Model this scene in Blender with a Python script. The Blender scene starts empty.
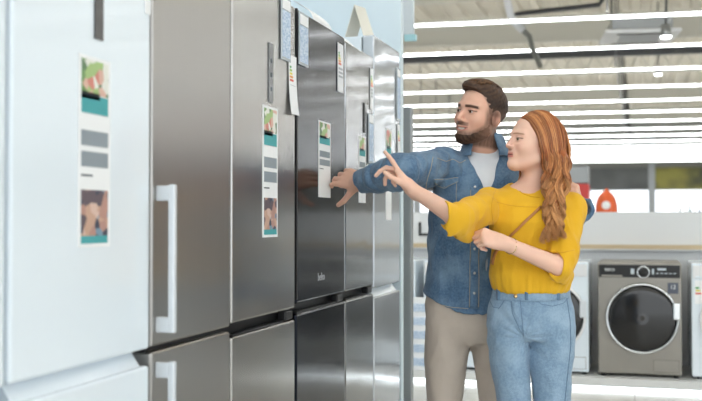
import bpy, bmesh, math, random
import numpy as np
from mathutils import Vector, Matrix

C = bpy.context.scene.collection
rnd = random.Random(7)
YAW = math.radians(16.1)
CS, SN = math.cos(YAW), math.sin(YAW)
CAM = (1.24, 0.0, 1.25)

# ------------------------------------------------------------------ materials
MATS = {}
def lin(c):
    return tuple(((v/255)/12.92 if v/255 <= .04045 else ((v/255+.055)/1.055)**2.4) for v in c)

def mat(name, rgb, rough=.5, metal=0., emit=None, estr=0., bump=None, noise=None, coat=0., trans=0., alpha=1., aniso=0., spec=None, ior=None):
    """rgb in sRGB 0-255. noise=(rgb2, scale, detail, stretch xyz). bump=(scale, strength, stretch)"""
    if name in MATS: return MATS[name]
    m = bpy.data.materials.new(name); m.use_nodes = True
    nt = m.node_tree; N = nt.nodes; L = nt.links
    b = N['Principled BSDF']
    b.inputs['Base Color'].default_value = (*lin(rgb), 1)
    b.inputs['Roughness'].default_value = rough
    b.inputs['Metallic'].default_value = metal
    if spec is not None: b.inputs['Specular IOR Level'].default_value = spec
    if coat: b.inputs['Coat Weight'].default_value = coat; b.inputs['Coat Roughness'].default_value = .08
    if trans: b.inputs['Transmission Weight'].default_value = trans
    if ior: b.inputs['IOR'].default_value = ior
    if alpha < 1: b.inputs['Alpha'].default_value = alpha
    if aniso: b.inputs['Anisotropic'].default_value = aniso
    if emit is not None:
        b.inputs['Emission Color'].default_value = (*lin(emit), 1)
        b.inputs['Emission Strength'].default_value = estr
    def tc(stretch):
        t = N.new('ShaderNodeTexCoord'); mp = N.new('ShaderNodeMapping')
        mp.inputs['Scale'].default_value = stretch
        L.new(t.outputs['Object'], mp.inputs['Vector']); return mp.outputs['Vector']
    if noise:
        rgb2, sc, det, st = noise
        n = N.new('ShaderNodeTexNoise'); n.inputs['Scale'].default_value = sc; n.inputs['Detail'].default_value = det
        L.new(tc(st), n.inputs['Vector'])
        r = N.new('ShaderNodeValToRGB')
        r.color_ramp.elements[0].position = .35; r.color_ramp.elements[1].position = .65
        r.color_ramp.elements[0].color = (*lin(rgb), 1); r.color_ramp.elements[1].color = (*lin(rgb2), 1)
        L.new(n.outputs['Fac'], r.inputs['Fac']); L.new(r.outputs['Color'], b.inputs['Base Color'])
    if bump:
        sc, strg, st = bump
        n = N.new('ShaderNodeTexNoise'); n.inputs['Scale'].default_value = sc; n.inputs['Detail'].default_value = 4
        L.new(tc(st), n.inputs['Vector'])
        bp = N.new('ShaderNodeBump'); bp.inputs['Strength'].default_value = strg; bp.inputs['Distance'].default_value = .01
        L.new(n.outputs['Fac'], bp.inputs['Height']); L.new(bp.outputs['Normal'], b.inputs['Normal'])
    MATS[name] = m
    return m

# ------------------------------------------------------------------ objects
def tag(o, label=None, cat=None, group=None, kind=None):
    if label: o['label'] = label
    if cat: o['category'] = cat
    if group: o['group'] = group
    if kind: o['kind'] = kind
    return o

def thing(name, label, cat, loc=(0, 0, 0), rz=0., group=None):
    o = bpy.data.objects.new(name, None); C.objects.link(o)
    o.empty_display_size = .05
    o.location = loc; o.rotation_euler = (0, 0, rz)
    return tag(o, label, cat, group)

def obj(name, bm, m, parent=None, smooth=False):
    me = bpy.data.meshes.new(name); bm.to_mesh(me); bm.free()
    o = bpy.data.objects.new(name, me); C.objects.link(o)
    for mm in (m if isinstance(m, (list, tuple)) else [m]): me.materials.append(mm)
    if smooth:
        for p in me.polygons: p.use_smooth = True
    if parent is not None: o.parent = parent
    return o

def struct(name, bm, m):
    o = obj(name, bm, m); o['kind'] = 'structure'; return o

def bx(bm, lo, hi, bev=0., seg=2, mi=0):
    r = bmesh.ops.create_cube(bm, size=1.)
    vs = r['verts']
    c = [(a+b)/2 for a, b in zip(lo, hi)]; s = [abs(b-a) for a, b in zip(lo, hi)]
    for v in vs: v.co = Vector((c[0]+v.co.x*s[0], c[1]+v.co.y*s[1], c[2]+v.co.z*s[2]))
    fs = set(f for v in vs for f in v.link_faces)
    for f in fs: f.material_index = mi
    if bev:
        es = list({e for v in vs for e in v.link_edges})
        bmesh.ops.bevel(bm, geom=es, offset=min(bev, min(s)*.49), segments=seg, affect='EDGES', profile=.5)
    return bm

def nb(lo=None, hi=None, bev=0., seg=2):
    bm = bmesh.new()
    if lo is not None: bx(bm, lo, hi, bev, seg)
    return bm

def tube(bm, pts, r, n=8, closed=False, cap=True):
    """tube along points; r number or list"""
    pts = [Vector(p) for p in pts]; k = len(pts)
    rs = r if isinstance(r, (list, tuple)) else [r]*k
    rings = []; prev = None
    for i, p in enumerate(pts):
        if closed: t = pts[(i+1) % k]-pts[(i-1) % k]
        else: t = pts[min(i+1, k-1)]-pts[max(i-1, 0)]
        if t.length < 1e-9: t = Vector((0, 0, 1))
        t.normalize()
        if prev is None:
            a = Vector((0, 0, 1)) if abs(t.z) < .9 else Vector((1, 0, 0))
            u = t.cross(a).normalized()
        else:
            u = (prev - t*prev.dot(t)); u = u.normalized() if u.length > 1e-6 else t.orthogonal().normalized()
        prev = u; w = t.cross(u)
        rings.append([bm.verts.new(p+(u*math.cos(2*math.pi*j/n)+w*math.sin(2*math.pi*j/n))*rs[i]) for j in range(n)])
    for i in range(k if closed else k-1):
        A, B = rings[i], rings[(i+1) % k]
        for j in range(n):
            f = bm.faces.new((A[j], A[(j+1) % n], B[(j+1) % n], B[j])); f.smooth = True
    if cap and not closed:
        bm.faces.new(rings[0][::-1]); bm.faces.new(rings[-1])
    return bm

def lathe(bm, prof, c, axis='z', n=32):
    """prof list of (r, h) revolved about an axis through c"""
    rings = []
    for r, h in prof:
        ring = []
        for j in range(n):
            a = 2*math.pi*j/n
            u, v = r*math.cos(a), r*math.sin(a)
            p = {'z': (u, v, h), 'y': (u, h, v), 'x': (h, u, v)}[axis]
            ring.append(bm.verts.new((c[0]+p[0], c[1]+p[1], c[2]+p[2])))
        rings.append(ring)
    for i in range(len(rings)-1):
        for j in range(n):
            f = bm.faces.new((rings[i][j], rings[i][(j+1) % n], rings[i+1][(j+1) % n], rings[i+1][j])); f.smooth = True
    for ring, fl in ((rings[0], 1), (rings[-1], 0)):
        try: bm.faces.new(ring[::-1] if fl else ring)
        except ValueError: pass
    bmesh.ops.recalc_face_normals(bm, faces=bm.faces)
    return bm

def text_obj(name, s, size, m, parent, loc, rot, depth=.0006):
    cu = bpy.data.curves.new(name, 'FONT'); cu.body = s; cu.size = size; cu.extrude = depth
    cu.align_x = 'CENTER'; cu.align_y = 'CENTER'; cu.resolution_u = 3
    o = bpy.data.objects.new(name+'_source', cu); C.objects.link(o)
    bpy.context.view_layer.update()
    me = bpy.data.meshes.new_from_object(o.evaluated_get(bpy.context.evaluated_depsgraph_get()))
    bpy.data.objects.remove(o); me.name = name; me.materials.clear(); me.materials.append(m)
    o = bpy.data.objects.new(name, me); C.objects.link(o)
    o.location = loc; o.rotation_euler = rot; o.parent = parent
    return o

def copy_tree(o, parent=None):
    c = o.copy(); C.objects.link(c)
    if parent is not None: c.parent = parent
    for ch in [x for x in bpy.data.objects if x.parent == o]:
        copy_tree(ch, c)
    return c
# ------------------------------------------------------------------ palette
M_white = mat('white enamel', (224, 234, 242), .22, coat=.3)
M_wall = mat('white painted panel', (214, 228, 236), .5)
M_part = mat('white partition paint', (214, 216, 217), .55)
M_pod = mat('white podium laminate', (215, 216, 215), .35)
M_dark = mat('black plastic', (22, 23, 25), .4)
M_grey = mat('grey metal', (150, 153, 154), .4, .6)
M_chrome = mat('chrome', (215, 218, 220), .12, 1.)
M_alu = mat('pale aluminium', (216, 221, 226), .35, .35)
M_paper = mat('white paper', (236, 238, 240), .6)
M_blue = mat('pale blue print', (150, 178, 208), .6, noise=((215, 225, 238), 60, 2, (1, 1, 3)))
M_wood = mat('light oak edge', (202, 184, 152), .5, noise=((188, 168, 134), 6, 4, (1, 8, 30)))
M_text = mat('dark grey print', (70, 80, 88), .6)
M_teal = mat('teal print', (70, 160, 165), .6)
M_slate = mat('slate print', (138, 148, 156), .6)
M_food = None

def steel(name, a, b, rough, metal=1., an=.85):
    """brushed steel: fine vertical grain"""
    m = mat(name, a, rough, metal, noise=(b, 3.5, 3, (1, 60, .4)), aniso=an)
    nt = m.node_tree; N = nt.nodes; L = nt.links
    tg = N.new('ShaderNodeTangent'); tg.direction_type = 'RADIAL'; tg.axis = 'Z'; L.new(tg.outputs['Tangent'], N['Principled BSDF'].inputs['Tangent'])
    t = N.new('ShaderNodeTexCoord'); mp = N.new('ShaderNodeMapping'); mp.inputs['Scale'].default_value = (1, 1.6, 3.0)
    n = N.new('ShaderNodeTexNoise'); n.inputs['Scale'].default_value = 1.3; n.inputs['Detail'].default_value = 2
    L.new(t.outputs['Object'], mp.inputs['Vector']); L.new(mp.outputs['Vector'], n.inputs['Vector'])
    bp = N.new('ShaderNodeBump'); bp.inputs['Strength'].default_value = .35; bp.inputs['Distance'].default_value = .008
    L.new(n.outputs['Fac'], bp.inputs['Height']); L.new(bp.outputs['Normal'], N['Principled BSDF'].inputs['Normal'])
    return m
M_steel1 = steel('warm brushed steel', (168, 165, 161), (170, 167, 163), .31, 1., .85)
M_steel2 = steel('pale brushed steel', (176, 174, 171), (178, 176, 173), .26, 1., .85)
M_steel3 = steel('satin steel', (158, 159, 160), (160, 161, 162), .17)
M_black = steel('dark graphite steel', (24, 28, 38), (26, 30, 40), .17, .92, .5)
M_black.node_tree.nodes['Principled BSDF'].inputs['Coat Weight'].default_value = .15
M_black.node_tree.nodes['Principled BSDF'].inputs['Coat Roughness'].default_value = .06
M_silver = steel('silver white enamel', (186, 191, 196), (190, 195, 200), .13, .5)
M_wsteel = steel('silver washer paint', (150, 146, 139), (156, 152, 145), .38, .6)

def pic_mat(name, cols, scale):
    m = bpy.data.materials.new(name); m.use_nodes = True
    N = m.node_tree.nodes; L = m.node_tree.links; b = N['Principled BSDF']; b.inputs['Roughness'].default_value = .45
    t = N.new('ShaderNodeTexCoord')
    v = N.new('ShaderNodeTexVoronoi'); v.inputs['Scale'].default_value = scale
    L.new(t.outputs['Object'], v.inputs['Vector'])
    s = N.new('ShaderNodeSeparateColor'); L.new(v.outputs['Color'], s.inputs['Color'])
    r = N.new('ShaderNodeValToRGB'); r.color_ramp.interpolation = 'CONSTANT'
    while len(r.color_ramp.elements) < len(cols): r.color_ramp.elements.new(.5)
    for i, c in enumerate(cols):
        r.color_ramp.elements[i].position = i/len(cols); r.color_ramp.elements[i].color = (*lin(c), 1)
    L.new(s.outputs['Red'], r.inputs['Fac']); L.new(r.outputs['Color'], b.inputs['Base Color'])
    return m
M_food = pic_mat('vegetable photo print', [(112, 150, 92), (206, 130, 118), (160, 188, 124), (225, 226, 218), (92, 124, 88), (214, 176, 160)], 38)
M_port = pic_mat('family photo print', [(180, 140, 128), (96, 84, 92), (212, 184, 172), (60, 66, 84), (196, 160, 140), (120, 150, 170)], 42)

# ------------------------------------------------------------------ the setting
def at(px, py, Z):
    u = (px-351)*Z/1000; z = 1.25+(220-py)*Z/1000
    return (CAM[0]+u*CS-Z*SN, CAM[1]+u*SN+Z*CS, z)
FZ = .09                       # top of the display podiums
bm = nb((-14, -8, -.1), (20, 46, 0))
floor_m = mat('pale polished floor tile', (212, 210, 204), .22)
nt = floor_m.node_tree; N = nt.nodes; L = nt.links
t_ = N.new('ShaderNodeTexCoord'); bk = N.new('ShaderNodeTexBrick')
bk.offset = 0; bk.inputs['Scale'].default_value = 1; bk.inputs['Brick Width'].default_value = .6; bk.inputs['Row Height'].default_value = .6
bk.inputs['Mortar Size'].default_value = .004
bk.inputs['Color1'].default_value = (*lin((214, 212, 206)), 1); bk.inputs['Color2'].default_value = (*lin((208, 206, 200)), 1)
bk.inputs['Mortar'].default_value = (*lin((170, 168, 162)), 1)
L.new(t_.outputs['Object'], bk.inputs['Vector']); L.new(bk.outputs['Color'], N['Principled BSDF'].inputs['Base Color'])
struct('floor', bm, floor_m)

# corrugated ceiling deck, ribs along y
M_ceil = mat('beige grey ceiling deck', (190, 184, 169), .7)
bm = bmesh.new()
zc = 5.2; x = -14.; row0 = []; row1 = []
prof = []
while x < 20:
    prof += [(x, zc), (x+.14, zc), (x+.18, zc+.07), (x+.32, zc+.07), (x+.36, zc)]; x += .36
for (px_, pz_) in prof:
    row0.append(bm.verts.new((px_, -2.5, pz_))); row1.append(bm.verts.new((px_, 46, pz_)))
for i in range(len(prof)-1):
    bm.faces.new((row0[i], row0[i+1], row1[i+1], row1[i]))
struct('ceiling', bm, M_ceil)

M_far = mat('grey far wall', (150, 151, 147), .7)
bm = nb((-14, 42, 0), (20, 42.3, 5.2)); struct('wall_far', bm, M_far)
bm = nb((-14.2, -2.5, 0), (-14, 42, 5.2)); struct('wall_left', bm, M_far)
bm = nb((20, 6, 0), (20.2, 42, 5.2)); struct('wall_right', bm, M_far)

# daylit window band in the far wall with its mullions
M_day = mat('daylit window pane', (240, 244, 248), .3, emit=(244, 248, 255), estr=1.15)
for k in range(5):
    x0 = -11 + k*3.2
    w = struct('window_%d' % (k+1), nb((x0, 41.9, .9), (x0+3.05, 41.97, 2.45)), M_day)
for k in range(6):
    xx = -11.12 + k*3.2
    struct('trim_%d' % (k+1), nb((xx-.10, 41.7, 0), (xx+.16, 41.9, 4.6)), mat('window post', (178, 184, 190), .5))

# dark posters above the windows
pos_lab = ['dark grey and yellow mural panel left of the window posts', 'dark grey banner above the far windows behind the woman',
           'grey and yellow mural panel beside the orange bottle, far wall', 'plain dark grey panel between two window posts, far wall',
           'dark green and yellow mural panel at the far right']
pcols = [((86, 92, 96), (150, 140, 86)), ((92, 96, 100), (120, 124, 126)), ((104, 108, 108), (176, 164, 92)), ((92, 96, 98), (112, 116, 118)), ((72, 78, 72), (158, 154, 84))]
for k in range(5):
    x0 = -11 + k*3.2
    a, b = pcols[k]
    o = obj('wall_poster', nb((x0+.03, 41.8, 2.47), (x0+3.0, 41.86, 3.35), .01), mat('mural print %d' % k, a, .7, noise=(b, .9, 3, (1, 1, 1))))
    tag(o, pos_lab[k], 'poster', 'murals over the far windows')

# ceiling girders across the deck, scalloped steel
M_beam = mat('beige painted girder', (186, 184, 174), .6)
def girder(y, z0, h, kind):
    bm = bmesh.new()
    bx(bm, (-14, y-.06, z0), (20, y+.06, z0+.05)); bx(bm, (-14, y-.06, z0+h-.05), (20, y+.06, z0+h))
    if kind == 'lattice':
        n = int(34/.5)
        for i in range(n):
            xa = -14+i*.5
            tube(bm, [(xa, y, z0+.03), (xa+.25, y, z0+h-.03)], .018, 5); tube(bm, [(xa+.25, y, z0+h-.03), (xa+.5, y, z0+.03)], .018, 5)
    else:
        bx(bm, (-14, y-.02, z0), (20, y+.02, z0+h))
    return bm
glab = ['beige lattice girder nearest overhead at the top edge', 'beige solid girder behind the second strip light', 'beige girder over the middle of the hall', 'beige lattice girder halfway down the hall',
        'beige solid girder beyond the halfway girder', 'beige solid girder near the far wall']
for k, (y, kd) in enumerate(((14.1, 'lattice'), (15.6, 'solid'), (19.5, 'solid'), (24, 'lattice'), (30, 'solid'), (36, 'solid'))):
    gb = girder(y, 4.62, .5, kd)
    bmesh.ops.transform(gb, matrix=Matrix.Translation((4.3, y, 0)) @ Matrix.Rotation(math.radians(3.4), 4, 'Z') @ Matrix.Translation((-4.3, -y, 0)), verts=gb.verts)
    tag(obj('ceiling_girder', gb, M_beam), glab[k], 'girder', 'girders under the deck')

# ------------------------------------------------------------------ strip lights
LZ = 3.5
M_lamp = mat('lit white diffuser', (255, 255, 255), .4, emit=(250, 253, 255), estr=11.)
M_up = mat('added ceiling glow', (255, 255, 255), .4, emit=(250, 253, 255), estr=18.)  # glow added for ceiling brightness and bounce light
M_house = mat('grey lamp housing', (170, 171, 171), .5)
M_wire = mat('dark suspension rod', (60, 60, 60), .5)
def make_strip():
    r = thing('strip_light', 'strip', 'ceiling light', (0, 0, 0))
    obj('housing', nb((-17.8, -.03, .0), (13.7, .03, .012)), M_house, r)
    obj('diffuser', nb((-17.8, -.034, -.009), (13.7, .034, .0)), M_lamp, r)
    obj('added_uplight', nb((-17.8, -.026, .0122), (13.7, .026, .014)), M_up, r)  # added emissive top, unseen from below, brightens the deck
    for x in (-13.3, -8.5, -3.4, .4, 3.7, 8.7):
        obj('suspension_rod', tube(bmesh.new(), [(x, 0, .05), (x, 0, 1.72)], .012, 6), M_wire, r)
    return r
st0 = make_strip(); S_ = 2.027
ordw = ['topmost', 'second', 'third', 'fourth', 'fifth', 'sixth', 'seventh', 'eighth', 'ninth', 'tenth', 'eleventh', 'twelfth', 'thirteenth', 'fourteenth', 'fifteenth']
for k in range(-7, 15):
    o = st0 if k == -7 else copy_tree(st0)
    o.location = (4.3, 11.62 + k*S_, LZ); o.rotation_euler = (0, 0, math.radians(3.4))
    o['label'] = ('%s visible white strip light counting down from the top of the picture' % ordw[k]) if k >= 0 else 'white strip light overhead, above and behind the picture edge'
    if k == 0: o['label'] = 'topmost and nearest white strip light, running under the air conditioner'
    if k == 14: o['label'] = 'farthest and lowest white strip light near the far wall'
    o['group'] = 'suspended strip lights' if k >= 0 else 'strip lights overhead out of view'

# air conditioner cassette, pipes, tray, spot lamps
t = thing('air_conditioner', 'white square air conditioner hanging between the first two strip lights', 'air conditioner', (at(640, 31, 12.4)[0], at(640, 31, 12.4)[1], at(640, 38, 12.4)[2]), .12)
bm = nb((-.45, -.42, .0), (.45, .42, .05), .02); obj('face_panel', bm, mat('ac white', (226, 228, 232), .5), t)
obj('casing', nb((-.36, -.34, .05), (.36, .34, .20), .02), M_grey, t)
bm = bmesh.new()
for i in range(11): bx(bm, (-.25, -.25+i*.05, -.008), (.25, -.225+i*.05, .0))
obj('grille', bm, mat('ac grille', (185, 188, 192), .5), t)
obj('louvre', nb((-.3, .31, -.008), (.3, .36, .0)), M_dark, t); obj('louvre', nb((-.3, -.36, -.008), (.3, -.31, .0)), M_dark, t)
obj('bracket', tube(bmesh.new(), [(-.33, 0, .2), (-.33, 0, 1.2)], .014, 6), M_wire, t); obj('bracket', tube(bmesh.new(), [(.33, 0, .2), (.33, 0, 1.2)], .014, 6), M_wire, t)
def pipe(name, pts, r, m, label, cat='pipe'):
    o = obj(name, tube(bmesh.new(), pts, r, 8), m); tag(o, label, cat); return o
pipe('black_pipe', [at(506, -25, 13), at(510, 14, 13), at(520, 13, 13), at(600, 4, 13), at(604, -2, 13), at(605, -40, 13)], .032, M_dark, 'thin black pipe bending under the ceiling beside the air conditioner')
pipe('cable_duct', [at(505, -30, 12.8), at(508, 0, 12.8), at(512, 18, 12.8), at(524, 30, 12.8)], .05, mat('duct white', (200, 202, 206), .5), 'pale flexible cable duct dropping from the ceiling')
pipe('cable_bundle', [at(523, 29, 12.8), at(530, 36, 12.9), at(533, 48, 13), at(541, 66, 13.2)], .035, mat('cable grey', (110, 112, 108), .6), 'grey cable bundle hanging below the pale duct')
x0 = at(390, 56, 17)[0]
pipe('dark_water_pipe', [(-13, 16.2, 4.02), (18, 18.04, 4.02)], .075, mat('dark pipe', (52, 54, 55), .5), 'long dark pipe running under the second strip light')
for i, (px, py, Z, nm) in enumerate(((667, 36, 11.6, 'bright round spotlight beside the air conditioner'), (659, 74, 18, 'pair of small bright spot lamps below the third strip light'))):
    p = at(px, py, Z)
    t = thing('spotlight', nm, 'spotlight', p)
    bm = bmesh.new(); lathe(bm, [(.05, .14), (.06, .05), (.07, .0)], (0, 0, 0)); obj('spot_housing', bm, M_grey, t)
    bm = bmesh.new(); lathe(bm, [(.062, 0), (.055, -.015), (.0, -.02)], (0, 0, 0)); obj('spot_lens', bm, M_lamp, t)
    obj('spot_stem', tube(bmesh.new(), [(0, 0, .14), (0, 0, 5.2-p[2])], .012, 6), M_wire, t)

# ------------------------------------------------------------------ fridge wall
struct('wall_display', nb((-.95, -3, 0), (-.805, 5.45, 3.3)), M_wall)
struct('trim_display', nb((-.80, 5.36, 0), (-.02, 5.42, 3.3), .004), M_wall)
o = obj('fridge_podium', nb((-.80, -3, 0), (.06, 5.42, FZ), .004), M_pod); tag(o, 'low white podium under the row of fridges', 'podium')

M_gap = mat('dark gasket gap', (18, 18, 20), .5)
def sticker(parent, y0, y1, z0, z1, x=.0003, full=True):
    """tall info strip on a door: picture on top, two text boxes, photo at the foot"""
    s = obj('info_strip', nb((x, y0, z0), (x+.0015, y1, z1)), M_paper, parent)
    s['label'] = 'tall white information strip with pictures'
    H = z1-z0; a, b = y0+.012, y1-.012; X = x+.0015
    def rect(nm, f0, f1, m, ya=a, yb=b): return obj(nm, nb((X, ya, z0+H*f0), (X+.001, yb, z0+H*f1)), m, s)
    rect('food_picture', .80, .98, M_food); rect('teal_panel', .70, .795, M_teal); rect('title_bar', .775, .81, M_text, a, (a+b)/2+.02)
    rect('text_panel', .53, .61, M_slate); rect('text_panel', .42, .50, M_slate)
    rect('text_line', .37, .38, M_text, a, a+.05)
    if full:
        rect('family_picture', .06, .30, M_port); rect('teal_panel', .02, .06, M_teal)
    return s

def fridge(y0, y1, top, gap, m, label, style, door_m=None, gname='fridges in the display row', handle=None):
    t = thing('fridge', label, 'fridge', (0, (y0+y1)/2, FZ), 0, gname)
    w = (y1-y0)/2; T = top-FZ; g0, g1 = gap[0]-FZ, gap[1]-FZ
    sm = mat('fridge side grey', (176, 180, 184), .4) if style != 'white' else M_white
    obj('cabinet', nb((-.66, -w+.004, .02), (-.065, w-.004, T-.004), .004), sm, t)
    obj('upper_door', nb((-.06, -w+.003, g1), (0, w-.003, T), .008, 3), m, t)
    obj('lower_door', nb((-.06, -w+.003, .09), (0, w-.003, g0), .008, 3), m, t)
    obj('plinth', nb((-.62, -w+.01, .0), (-.03, w-.01, .085)), M_dark, t)
    if style == 'white':
        bm = bmesh.new()
        vs = [(-.058, g1+.002), (-.045, g1+.002), (-.012, g0-.002), (-.058, g0-.002)]
        A = [bm.verts.new((x, -w+.03, z)) for x, z in vs]; B = [bm.verts.new((x, w-.03, z)) for x, z in vs]
        bm.faces.new(A); bm.faces.new(B[::-1])
        for i in range(4): bm.faces.new((A[i], A[(i+1) % 4], B[(i+1) % 4], B[i]))
        bmesh.ops.recalc_face_normals(bm, faces=bm.faces)
        obj('grip_recess', bm, M_white, t)
    elif style == 'grip':
        obj('grip_recess', nb((-.058, -w+.006, g0-.004), (-.045, w-.006, g1+.004)), M_dark, t)
        obj('grip_cap', nb((-.035, w-.10, g0+.004), (-.002, w-.02, g1-.004), .006), M_dark, t)
        obj('grip_lip', nb((-.03, -w+.02, g0-.001), (-.004, w-.12, g0+.008), .002), M_dark, t)
    else:
        obj('door_gap', nb((-.06, -w+.006, g0-.002), (-.02, w-.006, g1+.002)), M_gap, t)
    return t, w

# nearest neighbour, mostly outside the frame
tW0, w = fridge(1.14, 1.765, 2.05, (.88, .91), M_white, 'white fridge cut by the left picture edge, nearest the camera', 'white')
tW, w = fridge(1.775, 2.388, 2.05, (.868, .912), M_white, 'blurred white fridge with information strip and dark display, second from the left edge', 'white')
yc = (1.775+2.388)/2
sticker(tW, 2.031-yc, 2.175-yc, 1.186-FZ, 1.635-FZ)
obj('display_strip', nb((.001, 2.098-yc, 1.68-FZ), (.004, 2.138-yc, 1.92-FZ), .001), mat('dark display glass', (74, 72, 72), .2), tW)
p = obj('corner_tag', nb((.001, .265, 1.70), (.004, .297, 1.80), .001), M_paper, tW); 

tS1, w = fridge(2.394, 2.927, 2.05, (.900, .914), M_steel1, 'warm steel fridge with pale bar handles beside the white fridges', 'bar')
yc = (2.394+2.927)/2
def bar_handle(t, y, z0, z1):
    bm = bmesh.new()
    bx(bm, (.036, y-.009, z0), (.056, y+.009, z1), .004)
    h = obj('handle', bm, M_alu, t); h['label'] = 'pale aluminium bar handle'
    for z in (z0+.0, z1-.045):
        obj('handle_mount', nb((.0, y-.0085, z), (.04, y+.0085, z+.042), .004), M_alu, h)
bar_handle(tS1, 2.425-yc, .950-FZ, 1.345-FZ); bar_handle(tS1, 2.425-yc, .42-FZ, .875-FZ)

tS2, w = fridge(2.935, 3.545, 2.05, (.878, .921), M_steel2, 'pale steel fridge with chrome display strip and information strip', 'grip')
yc = (2.935+3.545)/2
sticker(tS2, 3.201-yc, 3.348-yc, 1.19-FZ, 1.646-FZ)
obj('display_strip', nb((.001, 3.255-yc, 1.66-FZ), (.004, 3.30-yc, 1.87-FZ), .001), mat('grey display glass', (120, 122, 124), .15, .7), tS2)
for q in range(3): obj('display_icon', nb((.004, 3.27-yc, 1.70+q*.05-FZ), (.0045, 3.285-yc, 1.715+q*.05-FZ)), M_text, tS2)

tB, w = fridge(3.556, 4.200, 2.05, (.895, .935), M_black, 'dark graphite fridge the man is touching', 'grip')
yc = (3.556+4.2)/2
sticker(tB, 3.821-yc, 3.983-yc, 1.342-FZ, 1.652-FZ, full=False)
obj('side_edge', nb((-.06, -w+.0005, .95-FZ), (.0012, -w+.012, 2.05-FZ), .0005), M_dark, tB)
text_obj('brand_mark', 'beko', .045, mat('brand grey', (190, 192, 196), .4), tB, (.001, 3.86-yc, 1.02-FZ), (math.pi/2, 0, math.pi/2))

tS3, w = fridge(4.210, 4.690, 2.04, (.895, .935), M_steel3, 'narrow satin steel fridge between the dark and the silver white one', 'grip')
yc = (4.21+4.69)/2
sticker(tS3, 4.42-yc, 4.54-yc, 1.33-FZ, 1.64-FZ, full=False)
obj('display_strip', nb((.001, 4.50-yc, 1.66-FZ), (.004, 4.53-yc, 1.80-FZ), .001), M_dark, tS3)

tG, w = fridge(4.700, 5.245, 2.155, (.875, .918), M_silver, 'taller glossy silver white fridge at the far end of the row', 'white')
yc = (4.70+5.245)/2
sticker(tG, 4.93-yc, 5.05-yc, 1.25-FZ, 1.72-FZ, full=False)

# price holders and energy labels on the doors
def price_holder(y, z0, z1, wd, label, x=.004):
    t = thing('price_holder', label, 'price holder', (x, y, z0))
    obj('acrylic_sleeve', nb((0, -wd/2, 0), (.004, wd/2, z1-z0), .001), mat('clear acrylic', (225, 235, 242), .2, alpha=.6), t)
    obj('price_card', nb((.0042, -wd/2+.008, .01), (.0052, wd/2-.008, z1-z0-.05)), M_blue, t)
    obj('header_card', nb((.0042, -wd/2+.008, z1-z0-.045), (.0052, wd/2-.008, z1-z0-.008)), M_paper, t)
price_holder(2.79, 1.97, 2.13, .10, 'clear price holder at the top of the warm steel fridge')
price_holder(3.42, 1.83, 2.06, .10, 'clear price holder at the top of the pale steel fridge')
price_holder(3.62, 1.84, 2.04, .11, 'blue and white price card on the dark graphite fridge')
price_holder(4.62, 1.52, 1.76, .09, 'blue price card on the narrow satin steel fridge')
price_holder(5.19, 1.78, 2.06, .08, 'narrow price card at the right edge of the silver white fridge')

M_en = [mat('energy %d' % i, c, .6) for i, c in enumerate([(70, 160, 90), (150, 190, 80), (230, 215, 90), (232, 160, 80), (220, 100, 80)])]
def energy_label(y, z0, z1, wd, label, x=.003, curl=.0):
    t = thing('energy_label', label, 'energy label', (x, y, z0))
    H = z1-z0; bm = bmesh.new(); n = 10; rows = []
    for i in range(n+1):
        f = i/n; xo = curl*(1-f)**3
        rows.append([(xo, -wd/2, H*f), (xo, wd/2, H*f), (xo+.001, wd/2, H*f), (xo+.001, -wd/2, H*f)])
    V = [[bm.verts.new(p) for p in r] for r in rows]
    for i in range(n):
        for j in range(4): bm.faces.new((V[i][j], V[i][(j+1) % 4], V[i+1][(j+1) % 4], V[i+1][j]))
    bm.faces.new(V[0]); bm.faces.new(V[-1][::-1]); bmesh.ops.recalc_face_normals(bm, faces=bm.faces)
    obj('paper_sheet', bm, M_paper, t)
    for i in range(5):
        zz = H*(.78-.055*i)
        obj('rating_arrow', nb((.0018, -wd/2+.01, zz), (.0026, -wd/2+.025+.006*i, zz+H*.035)), M_en[i], t)
    for i in range(3):
        obj('text_block', nb((.0018, -wd/2+.012, H*(.30+.08*i)), (.0026, wd/2-.012, H*(.34+.08*i))), mat('pale print', (180, 186, 190), .6), t)
energy_label(3.50, 1.64, 1.86, .085, 'white energy label hanging at the right edge of the pale steel fridge', .003, .012)
energy_label(4.12, 1.80, 2.01, .085, 'white energy label at the right edge of the dark graphite fridge')
energy_label(2.90, 1.955, 2.08, .07, 'white paper tag at the top corner of the warm steel fridge')
energy_label(4.645, 1.78, 1.98, .06, 'white energy label at the right edge of the narrow satin steel fridge')
energy_label(5.20, 1.56, 1.76, .06, 'curled white energy label low on the silver white fridge', .004, .012)

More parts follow.
